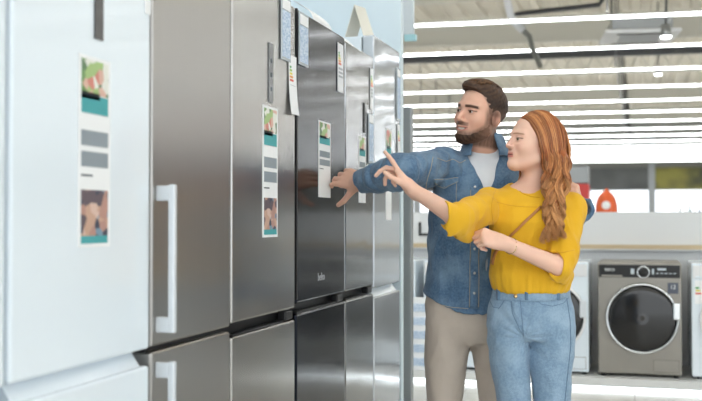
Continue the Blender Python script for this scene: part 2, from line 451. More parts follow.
# paper cards standing on the fridge tops
def folded_card(x, y, z, wd, h, label, rz=0.):
    bm = bmesh.new(); th = .002
    for s in (-1, 1):
        p = [(0, s*.055), (h, 0), (h+.003, 0), (0, s*(.055+th*2))]
        A = [bm.verts.new((-wd/2, q, zz)) for zz, q in p]; B = [bm.verts.new((wd/2, q, zz)) for zz, q in p]
        bm.faces.new(A); bm.faces.new(B[::-1])
        for i in range(4): bm.faces.new((A[i], A[(i+1) % 4], B[(i+1) % 4], B[i]))
    bmesh.ops.recalc_face_normals(bm, faces=bm.faces)
    o = obj('folded_card', bm, mat('cream card', (222, 220, 210), .6)); o.location = (x, y, z); o.rotation_euler = (0, 0, rz)
    tag(o, label, 'card'); return o
folded_card(-.10, 4.80, 2.156, .10, .16, 'tent shaped card standing on the silver white fridge', 1.25)
def leaflet(x, y, z, w, h, label):
    bm = bmesh.new(); n = 8; A = []; B = []
    for i in range(n+1):
        f = i/n; bend = .10*f*f
        A.append((bm.verts.new((x-bend, y-w/2*(1-.25*f), z+h*f)), bm.verts.new((x-bend-.002, y-w/2*(1-.25*f), z+h*f))))
        B.append((bm.verts.new((x-bend, y+w/2*(1-.25*f), z+h*f)), bm.verts.new((x-bend-.002, y+w/2*(1-.25*f), z+h*f))))
    for i in range(n):
        bm.faces.new((A[i][0], B[i][0], B[i+1][0], A[i+1][0])); bm.faces.new((A[i+1][1], B[i+1][1], B[i][1], A[i][1]))
        bm.faces.new((A[i][0], A[i+1][0], A[i+1][1], A[i][1])); bm.faces.new((B[i][1], B[i+1][1], B[i+1][0], B[i][0]))
    bm.faces.new((A[-1][0], B[-1][0], B[-1][1], A[-1][1])); bm.faces.new((A[0][1], B[0][1], B[0][0], A[0][0]))
    bmesh.ops.recalc_face_normals(bm, faces=bm.faces)
    tag(obj('leaflet', bm, M_paper), label, 'leaflet')
leaflet(-.02, 3.95, 2.051, .26, .10, 'curved white leaflet lying on the dark graphite fridge, far side')
leaflet(-.04, 4.42, 2.041, .22, .09, 'curved white leaflet on the narrow satin steel fridge')
leaflet(-.02, 3.40, 2.051, .2, .10, 'white leaflet on the pale steel fridge')

# end post and hanging sign beyond the row
t = thing('security_post', 'slim grey metal post at the end of the fridge row', 'post', (-.045, 5.62, 0))
obj('post', nb((-.03, -.03, .01), (.03, .03, 1.90), .006), M_grey, t); obj('base_plate', nb((-.08, -.08, 0), (.08, .08, .012), .002), M_grey, t)
obj('glass_leaf', nb((-.16, .0, .12), (-.03, .012, 1.85), .001), mat('frosted panel', (222, 230, 234), .3), t)
t = thing('hanging_sign', 'white hanging sign panel at the top beside the fridge wall', 'sign', at(408, 20, 6.3))
obj('sign_panel', nb((-.09, -.02, -.09), (.04, .02, .5), .004), mat('sign pale', (206, 214, 220), .5), t)
obj('sign_foot', nb((-.02, -.022, -.13), (.055, .022, -.09), .004), mat('sign aqua', (170, 214, 222), .4), t)
for xx in (-.07, .02): obj('sign_wire', tube(bmesh.new(), [(xx, 0, .5), (xx, 0, 5.2-at(408, 20, 6.3)[2])], .003, 5), M_wire, t)

# ------------------------------------------------------------------ washing machines
YW = 7.70
o = obj('washer_podium', nb((-4.2, YW-.12, .03), (6.5, YW+.72, FZ), .004), M_pod); tag(o, 'long white podium under the washing machines', 'podium'); wp = o
o = obj('podium_light', nb((-4.2, YW-.08, .006), (6.5, YW-.05, .028)), mat('podium led', (255, 255, 255), .4, emit=(240, 250, 255), estr=2.5)); tag(o, 'glowing white light line under the washer podium', 'light strip')
o = obj('podium_base', nb((-4.2, YW-.04, 0), (6.5, YW+.72, .028)), M_pod); o.parent = wp
t = thing('partition', 'white partition wall behind the washing machines with oak rail', 'partition', (0, YW+.74, 0))
obj('panel', nb((-4.2, 0, 0), (6.5, .10, 1.315), .003), M_part, t)
o = obj('oak_rail', nb((-4.2, -.06, 1.015), (6.5, .0, 1.05), .002), M_wood, t); o['label'] = 'light oak rail'
obj('rail_shelf', nb((-4.2, -.06, 1.003), (6.5, .0, 1.014), .001), M_part, t)

M_glass = mat('smoked door glass', (20, 20, 21), .16, coat=.25)
M_drum = mat('drum steel', (120, 122, 124), .25, .9)
def washer(x, m, label, panel_m, silver):
    t = thing('washing_machine', label, 'washing machine', (x, YW, FZ), 0, 'washing machines on the podium')
    obj('cabinet', nb((-.298, .0, .02), (.298, .60, .845), .012, 3), m, t)
    for (fx, fy) in ((-.26, .05), (.26, .05), (-.26, .55), (.26, .55)):
        bm = bmesh.new(); lathe(bm, [(.02, 0), (.022, .022)], (fx, fy, 0)); obj('foot', bm, M_dark, t)
    obj('control_panel', nb((-.288, -.008, .735), (.288, .002, .828), .003), panel_m, t)
    bm = bmesh.new(); bx(bm, (-.27, -.014, .738), (-.12, -.006, .752), .003); obj('drawer_grip', bm, m, t)
    bm = bmesh.new(); lathe(bm, [(.047, 0), (.047, -.012), (.038, -.016), (.036, -.010), (.0, -.010)], (.03, -.008, .775), 'y'); obj('dial_ring', bm, M_chrome, t, True)
    bm = bmesh.new(); lathe(bm, [(.033, 0), (.031, -.022), (.0, -.024)], (.03, -.010, .775), 'y'); obj('dial', bm, M_dark if silver else M_alu, t, True)
    d = bmesh.new(); lathe(d, [(.262, 0), (.262, -.022), (.256, -.032), (.246, -.034), (.242, -.022), (.242, 0)], (.02, 0, .435), 'y', 56)
    dr = obj('door', d, M_chrome if silver else mat('door white', (232, 234, 236), .2), t, True)
    g = bmesh.new(); lathe(g, [(.244, -.024), (.225, -.034), (.19, -.040), (.12, -.050), (.05, -.055), (.0, -.056)], (.02, 0, .435), 'y', 48); obj('door_glass', g, M_glass, dr, True)
    obj('door_handle', nb((.235, -.046, .43), (.285, -.018, .56), .008), M_chrome if silver else M_alu, dr)
    obj('filter_flap', nb((.10, -.003, .045), (.275, .002, .13), .002), m, t)
    obj('filter_line', nb((.097, -.0015, .042), (.278, .0015, .133)), mat('seam grey', (110, 106, 100), .5), t)
    if silver:
        text_obj('brand_mark', 'BEKO', .028, M_paper, t, (-.21, -.0085, .79), (math.pi/2, 0, 0))
        obj('capacity_sticker', nb((.20, -.003, .62), (.275, -.001, .70)), mat('slate sticker', (84, 90, 104), .5), t)
        text_obj('sticker_text', '12', .04, M_paper, t, (.237, -.0035, .668), (math.pi/2, 0, 0))
        for lo_, hi_ in [((.12+i*.03, .765), (.14+i*.03, .771)) for i in range(5)]+[((.13, .79), (.19, .806)), ((-.06, .76), (-.035, .80)), ((.09, .76), (.105, .80))]:
            obj('display_mark', nb((lo_[0], -.0095, lo_[1]), (hi_[0], -.008, hi_[1])), mat('display marks', (190, 200, 208), .4), t)
        bm = bmesh.new()
        for i in range(3): tube(bm, [(-.285, .003, .733+i*0), (.285, .003, .733)], .0015, 4)
        obj('panel_seam', bm, M_text, t)
    else:
        obj('energy_sheet', nb((-.275, -.003, .55), (-.20, -.001, .72)), M_paper, t)
        for i in range(3): obj('rating_arrow', nb((-.27, -.004, .66-.02*i), (-.245+.008*i, -.003, .672-.02*i)), M_en[i*2], t)
    return t
pw = mat('washer white panel', (226, 228, 230), .25)
pitch = .663
wl = {0: 'silver grey washing machine with dark round door, behind the woman at right',
      1: 'white washing machine at the right picture edge', -1: 'white washing machine partly hidden behind the woman, left of the silver grey one',
      -2: 'white washing machine hidden behind the couple', -3: 'white washing machine behind the man', -4: 'white washing machine seen between the fridge row and the man',
      -5: 'white washing machine behind the end of the fridge row', 2: 'white washing machine beyond the right picture edge, seen only in reflections', 3: 'last white washing machine beyond the right picture edge'}
for k in range(-5, 4):
    x = 1.234 + k*pitch
    if k == 1: x = 1.234+.663
    washer(x, M_wsteel if k == 0 else M_white, wl[k], M_dark if k == 0 else pw, k == 0)

# letter and leaflets at the left of the partition
p = at(421, 235, 8.2)
bm = bmesh.new(); bx(bm, (p[0]-.105, YW+.725, 1.13), (p[0]-.085, YW+.738, 1.23)); bx(bm, (p[0]-.105, YW+.725, 1.115), (p[0]+.01, YW+.738, 1.135))
tag(obj('wall_letter', bm, M_dark), 'black letter L on the white partition left of the man', 'letter')
xl = at(417, 300, 7.7)[0]
t = thing('price_stand', 'pale blue striped leaflet stand on the podium beside the man', 'leaflet stand', (xl, YW-.085, FZ))
obj('stand_back', nb((-.10, .0, .0), (.08, .012, .56), .002), M_paper, t)
for i in range(5): obj('leaflet_row', nb((-.09, -.012, .03+i*.105), (.07, .0, .03+i*.105+.06), .002), M_blue, t)

# shop counter beyond the partition with bottles
t = thing('display_counter', 'white display counter beyond the partition, mostly hidden', 'counter', (1.9, 12.5, 0))
obj('counter_body', nb((-2.2, 0, 0), (2.2, .7, 1.22), .005), M_part, t); obj('counter_top', nb((-2.25, -.03, 1.22), (2.25, .73, 1.26), .004), M_pod, t)
M_or = mat('orange plastic', (222, 92, 34), .35, coat=.3)
p = at(606.5, 213, 12.4); cx, cy = p[0], 12.78
t = thing('orange_container', 'orange pointed container with a pale round emblem', 'container', (cx, cy, 1.261))
bm = bmesh.new(); lathe(bm, [(.125, 0), (.135, .02), (.135, .10), (.128, .19), (.112, .25), (.085, .30), (.05, .33), (.035, .35), (.0, .37)], (0, 0, 0)); obj('container_body', bm, M_or, t, True)
bm = bmesh.new(); lathe(bm, [(.052, 0), (.050, -.014), (.0, -.018)], (0, -.126, .17), 'y'); obj('emblem', bm, M_paper, t)
bm = bmesh.new(); lathe(bm, [(.02, -.02), (.02, .02), (.0, .022)], (0, 0, .36)); obj('cap', bm, M_or, t, True)
bl = [('small green bottle', (70, 120, 96)), ('short blue bottle', (90, 130, 170)), ('clear tall bottle', (190, 205, 210)), ('white bottle', (225, 228, 230)), ('grey blue bottle', (110, 135, 150)), ('pale blue jar', (160, 190, 205))]
for i, (nm, c) in enumerate(bl):
    xx = at(679+i*4.6, 213, 12.6)[0]
    h = (.12, .09, .16, .10, .13, .08)[i]
    t = thing('bottle', '%s on the far counter at the right edge, %s from the left' % (nm, ordw[i] if i else 'first'), 'bottle', (xx, 12.85, 1.261), 0, 'bottles on the far counter')
    bm = bmesh.new(); lathe(bm, [(.024, 0), (.026, .01), (.026, h*.6), (.01, h*.78), (.01, h)], (0, 0, 0), n=14); obj('bottle_body', bm, mat(nm, c, .2), t, True)
    bm = bmesh.new(); lathe(bm, [(.013, h-.012), (.013, h+.012), (0, h+.013)], (0, 0, 0), n=12); obj('bottle_cap', bm, M_paper, t)
# red and dark fan on the counter behind the man's hand
t = thing('red_appliance', 'small grey and red appliance box beyond the woman shoulder', 'appliance', (at(577, 190, 16)[0], 16.2, 0))
obj('stand_column', nb((-.22, -.1, 0), (.22, .3, 1.5), .01), M_grey, t); obj('red_box', nb((-.2, -.1, 1.5), (.2, .3, 1.82), .02), mat('red box', (200, 62, 58), .4), t); obj('grey_box', nb((-.2, -.1, 1.82), (.2, .3, 2.1), .02), M_grey, t)
# ------------------------------------------------------------------ implicit surface modeller
def V3(*a): return np.array(a, float)
def nrm(v): v = np.asarray(v, float); return v/np.linalg.norm(v)
def capsule(a, b, ra, rb=None):
    a, b = np.asarray(a, float), np.asarray(b, float); rb = ra if rb is None else rb
    ba = b-a; L2 = max(ba@ba, 1e-12)
    def f(P):
        pa = P-a; t = np.clip(pa@ba/L2, 0, 1)
        return np.linalg.norm(pa-t[:, None]*ba, axis=1)-(ra+(rb-ra)*t)
    return f
def ellip(c, r, R=None):
    c, r = np.asarray(c, float), np.asarray(r, float)
    def f(P):
        q = P-c
        if R is not None: q = q@R
        k0 = np.linalg.norm(q/r, axis=1); k1 = np.linalg.norm(q/(r*r), axis=1)
        return np.where(k1 > 1e-9, k0*(k0-1)/np.maximum(k1, 1e-9), -min(r))
    return f
def rbox(c, h, rr, R=None):
    c, h = np.asarray(c, float), np.asarray(h, float)
    def f(P):
        q = P-c
        if R is not None: q = q@R
        q = np.abs(q)-(h-rr)
        return np.linalg.norm(np.maximum(q, 0), axis=1)+np.minimum(q.max(1), 0)-rr
    return f
def halfsp(o, n):
    """negative on the side the normal points away from"""
    o, n = np.asarray(o, float), nrm(n)
    return lambda P: (P-o)@n
def smooth_interp(zs, vs):
    zs = np.asarray(zs, float); vs = np.asarray(vs, float)
    n = 200; t = np.linspace(zs[0], zs[-1], n); lin_ = np.interp(t, zs, vs)
    k = max(3, int(n/len(zs)*.7)) | 1
    w = np.hanning(k+2)[1:-1]; w /= w.sum()
    pad = np.concatenate([np.full(k//2, lin_[0]), lin_, np.full(k//2, lin_[-1])])
    return t, np.convolve(pad, w, 'valid')
def loft(rows, cap=.02, power=2.0, rot=0.):
    """rows (z, cx, cy, rx, ry) bottom to top"""
    rows = sorted(rows); zs = [r[0] for r in rows]
    T = [smooth_interp(zs, [r[i] for r in rows]) for i in range(1, 5)]
    z0, z1 = zs[0], zs[-1]; cr, sr = math.cos(rot), math.sin(rot)
    def f(P):
        z = np.clip(P[:, 2], z0, z1)
        cx, cy, rx, ry = [np.interp(z, t, v) for t, v in T]
        X0 = P[:, 0]-cx; Y0 = P[:, 1]-cy
        if rot: X0, Y0 = X0*cr+Y0*sr, -X0*sr+Y0*cr
        x = X0/rx; y = Y0/ry
        if power != 2.0:
            k0 = (np.abs(x)**power+np.abs(y)**power)**(1/power)
            d = (k0-1)*np.minimum(rx, ry)
        else:
            k0 = np.sqrt(x*x+y*y); k1 = np.sqrt((x/rx)**2+(y/ry)**2)
            d = np.where(k1 > 1e-9, k0*(k0-1)/np.maximum(k1, 1e-9), -np.minimum(rx, ry))
        e = np.maximum(z0-P[:, 2], P[:, 2]-z1)
        q = np.stack([d+cap, e+cap], 1)
        return np.linalg.norm(np.maximum(q, 0), axis=1)+np.minimum(q.max(1), 0)-cap
    return f
def smin(a, b, k):
    if k <= 0: return np.minimum(a, b)
    h = np.maximum(k-np.abs(a-b), 0)/k
    return np.minimum(a, b)-h*h*k*.25
def wave(P, f, seed):
    """smooth pseudo noise in about -1..1"""
    r = np.random.RandomState(seed); s = 0
    ph = 0
    for i in range(4):
        d = r.normal(size=3); d /= np.linalg.norm(d); fr = f*(1+.55*i)
        ph = np.sin(P@d*fr+r.uniform(0, 6)+1.4*ph); s = s+ph/(1+.5*i)
    return s/2.2

class Solid:
    def __init__(s): s.ops = []; s.post = []
    def u(s, f, k=.01): s.ops.append(('u', f, k)); return s
    def cut(s, f, k=.003): s.ops.append(('s', f, k)); return s
    def keep(s, f, k=.003): s.ops.append(('i', f, k)); return s
    def disp(s, f): s.post.append(f); return s
    def __call__(s, P, use=None):
        d = None
        for i, (m, f, k) in enumerate(s.ops):
            if use is not None and not use[i]: continue
            v = f(P)
            if m == 'u': d = v if d is None else smin(d, v, k)
            elif d is None: continue
            elif m == 's': d = -smin(-d, v, k)
            else: d = -smin(-d, -v, k)
        if d is None: d = np.full(len(P), 1.)
        for g in s.post: d = d+g(P)
        return d

def polygonise(S, lo, hi, h, B=16):
    lo = np.asarray(lo, float); hi = np.asarray(hi, float)
    nbk = np.ceil((hi-lo)/(B*h)).astype(int)
    I = np.stack(np.meshgrid(*[np.arange(n) for n in nbk], indexing='ij'), -1).reshape(-1, 3)
    cen = lo+(I+.5)*B*h; R = B*h*.866
    ops = getattr(S, 'ops', None)
    vals = [f(cen) for (_, f, _) in ops] if ops else None
    d = S(cen); keep = np.abs(d) < R*1.35+.012
    idx = np.nonzero(keep)[0]
    best = np.min(np.stack([v for v, o in zip(vals, ops) if o[0] == 'u']), 0) if ops else None
    g = np.stack(np.meshgrid(*[np.arange(B+1)]*3, indexing='ij'), -1).reshape(-1, 3)
    M = int(nbk.max()*B+2)
    keys = []; verts = []; edges = []
    co8 = np.array([[a, b, c] for a in (0, 1) for b in (0, 1) for c in (0, 1)])
    e12 = [(i, j) for i in range(8) for j in range(i+1, 8) if np.abs(co8[i]-co8[j]).sum() == 1]
    for bi in idx:
        base = I[bi]*B
        P = lo+(base+g)*h
        use = None
        if ops:
            use = []
            for v, (m, f, k) in zip(vals, ops):
                if m == 'u': use.append(v[bi] < best[bi]+2*R*1.3+k+.01)
                elif m == 's': use.append(v[bi] < 2*R*1.3+k+.012)
                else: use.append(True)
        F = S(P, use) if ops else S(P)
        F = F.reshape(B+1, B+1, B+1)
        if F.min() > 0 or F.max() < 0: continue
        neg = F < 0
        c8 = np.stack([F[a:B+a, b:B+b, c:B+c] for a, b, c in co8], -1)
        s8 = c8 < 0; cnt = s8.sum(-1); act = (cnt > 0) & (cnt < 8)
        A = np.argwhere(act)
        if not len(A): continue
        cv = c8[act]; sv = s8[act]
        acc = np.zeros((len(A), 3)); nn = np.zeros(len(A))
        for i, j in e12:
            x = sv[:, i] != sv[:, j]
            t = cv[:, i]/np.where(x, cv[:, i]-cv[:, j], 1)
            p = co8[i]+t[:, None]*(co8[j]-co8[i])
            acc += np.where(x[:, None], p, 0); nn += x
        verts.append(lo+(base+A+acc/nn[:, None])*h)
        G = base+A
        keys.append((G[:, 0]*M+G[:, 1])*M+G[:, 2])
        for ax in range(3):
            j = 1 << (2-ax)
            x = sv[:, 0] != sv[:, j]
            if x.any(): edges.append(np.column_stack([G[x], np.full(x.sum(), ax), sv[x, 0]]))
    keys = np.concatenate(keys); verts = np.concatenate(verts); E = np.concatenate(edges)
    o = np.argsort(keys); ks = keys[o]
    def look(G):
        k = (G[:, 0]*M+G[:, 1])*M+G[:, 2]
        p = np.clip(np.searchsorted(ks, k), 0, len(ks)-1)
        return np.where(ks[p] == k, o[p], -1)
    quads = []
    for ax in range(3):
        e = E[E[:, 3] == ax]; G = e[:, :3].astype(int)
        b, c = (ax+1) % 3, (ax+2) % 3
        db = np.zeros(3, int); db[b] = 1; dc = np.zeros(3, int); dc[c] = 1
        q = np.column_stack([look(G), look(G-db), look(G-db-dc), look(G-dc)])
        ok = (q >= 0).all(1); q = q[ok]; ins = e[ok, 4] == 1
        q[~ins] = q[~ins][:, ::-1]
        quads.append(q)
    return verts, np.concatenate(quads)

def relax(verts, quads, it=1):
    n = len(verts)
    for _ in range(it):
        acc = np.zeros_like(verts); cnt = np.zeros(n)
        for a in range(4):
            for b in (1, 3):
                np.add.at(acc, quads[:, a], verts[quads[:, (a+b) % 4]]); np.add.at(cnt, quads[:, a], 1)
        verts = verts*.5+.5*acc/np.maximum(cnt, 1)[:, None]
    return verts

def mesh_obj(name, verts, quads, m, parent=None, cols=None):
    me = bpy.data.meshes.new(name)
    n = quads.shape[1]
    me.vertices.add(len(verts)); me.vertices.foreach_set('co', np.ascontiguousarray(verts, np.float32).ravel())
    me.loops.add(quads.size); me.loops.foreach_set('vertex_index', quads.ravel().astype(np.int32))
    me.polygons.add(len(quads)); me.polygons.foreach_set('loop_start', np.arange(0, quads.size, n, dtype=np.int32))
    me.polygons.foreach_set('loop_total', np.full(len(quads), n, np.int32))
    me.polygons.foreach_set('use_smooth', np.ones(len(quads), bool))
    me.update(calc_edges=True); me.validate()
    if cols is not None:
        a = me.color_attributes.new('Col', 'FLOAT_COLOR', 'POINT')
        a.data.foreach_set('color', np.column_stack([cols, np.ones(len(cols))]).astype(np.float32).ravel())
    o = bpy.data.objects.new(name, me); C.objects.link(o)
    me.materials.append(m)
    if parent is not None: o.parent = parent
    return o

def biggest(verts, quads, minv=400):
    """drop crumbs that the cuts leave behind"""
    n = len(verts); lab = np.arange(n)
    while True:
        m = lab[quads].min(1); new = lab.copy()
        for a in range(4): np.minimum.at(new, quads[:, a], m)
        new = new[new]
        if (new == lab).all(): break
        lab = new
    ids, cnt = np.unique(lab, return_counts=True)
    good = set(ids[cnt >= minv])
    keep = np.isin(lab, list(good))
    mp = np.cumsum(keep)-1
    q = quads[keep[quads[:, 0]]]
    return verts[keep], mp[q]

def person_obj(name, S, lo, hi, h, hf, zc, m, parent, colf):
    """the whole figure, the head above zc on a finer grid"""
    lower = Solid(); lower.ops = list(S.ops); lower.post = list(S.post); lower.keep(lambda P: P[:, 2]-zc-.004, .001)
    upper = Solid(); upper.ops = list(S.ops); upper.post = list(S.post); upper.keep(lambda P: zc-P[:, 2], .001)
    v1, q1 = polygonise(lower, lo, (hi[0], hi[1], zc+.04), h); v1, q1 = biggest(v1, q1); v1 = relax(v1, q1, 1)
    v2, q2 = polygonise(upper, (lo[0], lo[1], zc-.02), hi, hf); v2, q2 = biggest(v2, q2); v2 = relax(v2, q2, 1)
    v = np.concatenate([v1, v2]); q = np.concatenate([q1, q2+len(v1)])
    return mesh_obj(name, v, q, m, parent, colf(v))

def solid_obj(name, S, lo, hi, h, m, parent, colf=None, it=1, minv=400):
    v, q = polygonise(S, lo, hi, h)
    v, q = biggest(v, q, minv)
    v = relax(v, q, it)
    return mesh_obj(name, v, q, m, parent, colf(v) if colf else None)

def frame(yaw, pitch=0., roll=0.):
    """columns: right, face, up. yaw 0 faces -Y (the camera), positive turns towards -X"""
    Rz = np.array([[math.cos(yaw), math.sin(yaw), 0], [-math.sin(yaw), math.cos(yaw), 0], [0, 0, 1]])
    base = np.array([[-1, 0, 0], [0, -1, 0], [0, 0, 1.]]).T      # right=-X, face=-Y, up=Z
    Rp = np.array([[1, 0, 0], [0, math.cos(pitch), -math.sin(pitch)], [0, math.sin(pitch), math.cos(pitch)]])
    Rr = np.array([[math.cos(roll), 0, math.sin(roll)], [0, 1, 0], [-math.sin(roll), 0, math.cos(roll)]])
    return Rz @ base @ Rp @ Rr

class Frame:
    def __init__(s, c, R, sc=1.): s.c = np.asarray(c, float); s.R = R; s.sc = sc
    def to(s, q): return s.c+s.R@(np.asarray(q, float)*s.sc)
    def tov(s, Q): return s.c+(Q*s.sc)@s.R.T
    def loc(s, P): return (P-s.c)@s.R/s.sc
    def w(s, f): return lambda P: f(s.loc(P))*s.sc

hl_y = [-.13, -.09, -.045, -.022, .0, .018, .032, .046, .060, .075, .13]
hl_z = [-.062, -.060, -.040, .000, .000, .006, .040, .066, .078, .086, .094]
# ---- head
def add_head(S, F, male):
    w = F.w
    g = 1. if male else .0
    S.u(w(ellip((0, -.018, .032), (.076, .100, .086))), .01)
    S.u(w(ellip((0, .026, -.032), (.060 if male else .057, .060, .082))), .035)
    jw = .050 if male else .043
    for s in (-1, 1):
        S.u(w(capsule((s*jw, -.004, -.066), (s*.014, .062, -.098), .020, .016)), .034)
        S.u(w(ellip((s*.040, .048, -.030), (.024, .026, .022))), .03)        # cheek
    S.u(w(ellip((0, .071 if male else .074, -.099), (.020 if male else .015, .017, .016))), .022)
    for s in (-1, 1):
        S.u(w(capsule((s*.010, .082, .020), (s*.046, .062, .022), .010+.002*g, .008)), .016)
        S.cut(w(ellip((s*.033, .094, .001), (.021, .017, .013))), .014)
        S.u(w(ellip((s*.0315, .0705, -.001), (.0145, .0140, .0125))), .004)     # lid bulge
        S.cut(w(ellip((s*.0325, .0865, -.0015), (.0135, .010, .0046+.0006*(1-g)))), .0015)
    tip = .113 if male else .114; tz = -.032 if male else -.028
    S.u(w(capsule((0, .080, .010), (0, tip-.009, tz), .0070, .0092 if male else .0078)), .012)
    for s in (-1, 1): S.u(w(ellip((s*.0120, tip-.020, tz-.004), (.0070, .011, .0068))), .006)
    S.u(w(ellip((0, .080, -.058), (.028, .013, .020))), .014)               # muzzle
    if male:
        for s in (-1, 1):
            S.u(w(capsule((0, .0880, -.0605), (s*.031, .0715, -.0560), .0045, .003)), .005)
            S.u(w(capsule((0, .0870, -.0755), (s*.028, .0730, -.0610), .0058, .003)), .005)
        def mouth(q):
            x, y, z = q.T; m = z+.0678-9*x*x
            return (np.sqrt((m/.0050)**2+(x/.0310)**2+((y-.094)/.014)**2)-1)*.0042
        S.cut(w(mouth), .001)
    else:
        S.u(w(capsule((0, .0895, -.0585), (-.019, .079, -.0615), .0048, .003)), .004)
        S.u(w(capsule((0, .0895, -.0585), (.019, .079, -.0615), .0048, .003)), .004)
        S.u(w(capsule((-.012, .086, -.0695), (.012, .086, -.0695), .0058)), .005)
        S.cut(w(ellip((0, .094, -.0638), (.020, .010, .0016))), .0015)
    for s in (-1, 1):
        a = .25
        R = np.array([[math.cos(s*a), -math.sin(s*a), 0], [math.sin(s*a), math.cos(s*a), 0], [0, 0, 1]])
        S.u(w(ellip((s*.080, -.012, -.012), (.0075, .019, .031), R)), .006)
        S.cut(w(ellip((s*.089, -.006, -.008), (.0085, .0105, .019), R)), .003)

def skin_colors(F, male, tone, base_noise=1):
    lip = np.array(lin((190, 124, 114) if male else (214, 130, 120)))
    sk = np.array(lin(tone)); brow = np.array(lin((70, 48, 36) if male else (150, 98, 62)))
    stub = np.array(lin((84, 62, 50))); blush = np.array(lin((224, 150, 132) if not male else (214, 150, 130)))
    def sm(x, a, b): t = np.clip((x-a)/(b-a), 0, 1); return t*t*(3-2*t)
    def f(v):
        q = F.loc(v); x, y, z = q.T; ax = np.abs(x)
        c = np.tile(sk, (len(v), 1))
        def mix(mask, col):
            nonlocal c; c = c*(1-mask[:, None])+col*mask[:, None]
        front = sm(y, .02, .05)*sm(-z, -.14, -.13)
        inhead = (np.linalg.norm(q, axis=1) < .16)*1.
        mix(.35*inhead*np.exp(-((ax-.042)**2/.018**2+(z+.032)**2/.018**2))*(y > .02), blush)
        mix(.30*inhead*np.exp(-(x**2/.014**2+(z+.034)**2/.012**2))*(y > .08), blush)
        mix(.30*inhead*(ax > .073)*(np.abs(z+.01) < .04), blush)
        mix(.50*inhead*(ax > .074)*np.exp(-((y+.006)**2/.008**2+(z+.009)**2/.015**2)), np.array(lin((150, 88, 72))))  # ear hollow painted darker, its shade put into the skin colour
        # brows
        bz = (.0195 if male else .0215)-.10*np.maximum(ax-.028, 0)+.08*np.minimum(ax-.028, 0)
        mix((.97 if male else .70)*inhead*sm(y, .045, .055)*sm(-np.abs(z-bz), -.0072 if male else -.0042, -.0030 if male else -.0010)*sm(-np.abs(ax-.033), -.024, -.019), brow)
        # lash line
        mix(.95*inhead*(y > .055)*np.exp(-((z-.0036-(.0)-(-.08*np.abs(ax-.032)))**2/.0025**2))*sm(-np.abs(ax-.034), -.0185, -.0145), np.array(lin((50, 32, 27))))
        mix(.34*inhead*(y > .05)*np.exp(-((ax-.033)**2/.015**2+(z+.001)**2/.010**2)), np.array(lin((140, 92, 78))))
        lw = .0320 if male else .0235
        mz = z+.0680-9*x*x if male else z+.0640
        lm = sm(y, .068, .074)*sm(-np.abs(mz), -.0105, -.0078)*sm(-ax, -lw, -lw+.004)
        mix((.55 if male else .85)*lm*inhead, lip)
        mix((.8 if male else .5)*inhead*(y > .076)*np.exp(-(mz**2/.0018**2))*sm(-ax, -lw, -lw+.004), np.array(lin((92, 48, 44))))
        for s in (-1, 1): mix(.7*inhead*(y > .085)*np.exp(-((x-s*.0065)**2+(z+.0435)**2)/.0028**2), np.array(lin((110, 62, 52))))
        if male:
            n = .5+.5*wave(v, 420, 3)
            jawline = -.040-.035*sm(y, .02, .075)
            m = inhead*sm(jawline-z, -.012, .012)*sm(-ax, -.2, -.02)*sm(z, -.132, -.116)
            m *= 1-.9*lm
            side = inhead*sm(-np.abs(y-.010), -.034, -.012)*(ax > .045)*sm(.035-z, -.02, .04)*sm(z, -.12, -.1)
            mo = inhead*(y > .06)*sm(-ax, -.034, -.028)*sm(-np.abs(z+.049), -.008, -.005)
            mm = np.clip(np.maximum(np.maximum(m*.88, side*.66), mo*.80), 0, 1)*(.75+.25*n)
            mix(mm, stub)
            e = z-np.interp(y, hl_y, hl_z)
            mix(.60*inhead*sm(e, -.014, .002)*sm(-y, -.075, -.03)*sm(ax, .035, .06)*sm(.105-z, 0, .03), stub)
        mn = .03*wave(v, 60, 5)[:, None]
        return np.clip(c*(1+mn), 0, 1)
    return f

# ---- hand
def hand_chain(F, side, curls, thumb, spread=(0.10, .02, -.05, -.13), male=True):
    """F: origin wrist, columns: lateral(x), fingers(y), dorsal(z); thumb on +x*side.
    curls: four triples (deg); thumb: ((dir),(dir),(dir)) local directions. returns list of capsules and the tips"""
    k = 1. if male else .98
    caps = []; tips = []; nails = []
    kn = [(.031, .088), (.0105, .092), (-.0105, .087), (-.029, .078)]
    ln = [(.042, .026, .022), (.046, .030, .023), (.042, .028, .022), (.033, .021, .020)]
    rr = [(.0098, .0088, .0080, .0070), (.0100, .0090, .0080, .0070), (.0095, .0085, .0077, .0068), (.0086, .0076, .0068, .0060)]
    rr = [tuple(v*1.07 for v in r_) for r_ in rr]
    for i in range(4):
        x, y = kn[i]; p = np.array([x*side, y, .002]); a = 0; d0 = spread[i]*side
        caps.append(('palm', capsule(F.to((x*side*.62, .008, 0)), F.to(p-np.array([0, .002, .003])), .0135*F.sc, .0125*F.sc)))
        for j in range(3):
            a += math.radians(curls[i][j])
            d = np.array([math.sin(d0)*math.cos(a), math.cos(a)*math.cos(d0), -math.sin(a)])
            q = p+d*ln[i][j]
            caps.append(('finger', capsule(F.to(p), F.to(q), rr[i][j]*F.sc, rr[i][j+1]*F.sc)))
            if j == 2:
                tips.append(F.to(q)); up = np.array([math.sin(d0)*math.sin(a), math.sin(a), math.cos(a)])
                nails.append((F.to(p+d*ln[i][j]*.72+up*rr[i][3]*.80), d, up))
            p = q
    p = np.array([.020*side, .018, -.006]); tl = (.044, .034, .028); tr = (.0150, .0118, .0105, .0085)
    for j in range(3):
        d = nrm(np.array(thumb[j])*np.array([side, 1, 1])); q = p+d*tl[j]
        caps.append(('thumb' if j else 'palm', capsule(F.to(p), F.to(q), tr[j]*F.sc, tr[j+1]*F.sc)))
        p = q
    tips.append(F.to(p))
    return caps, tips

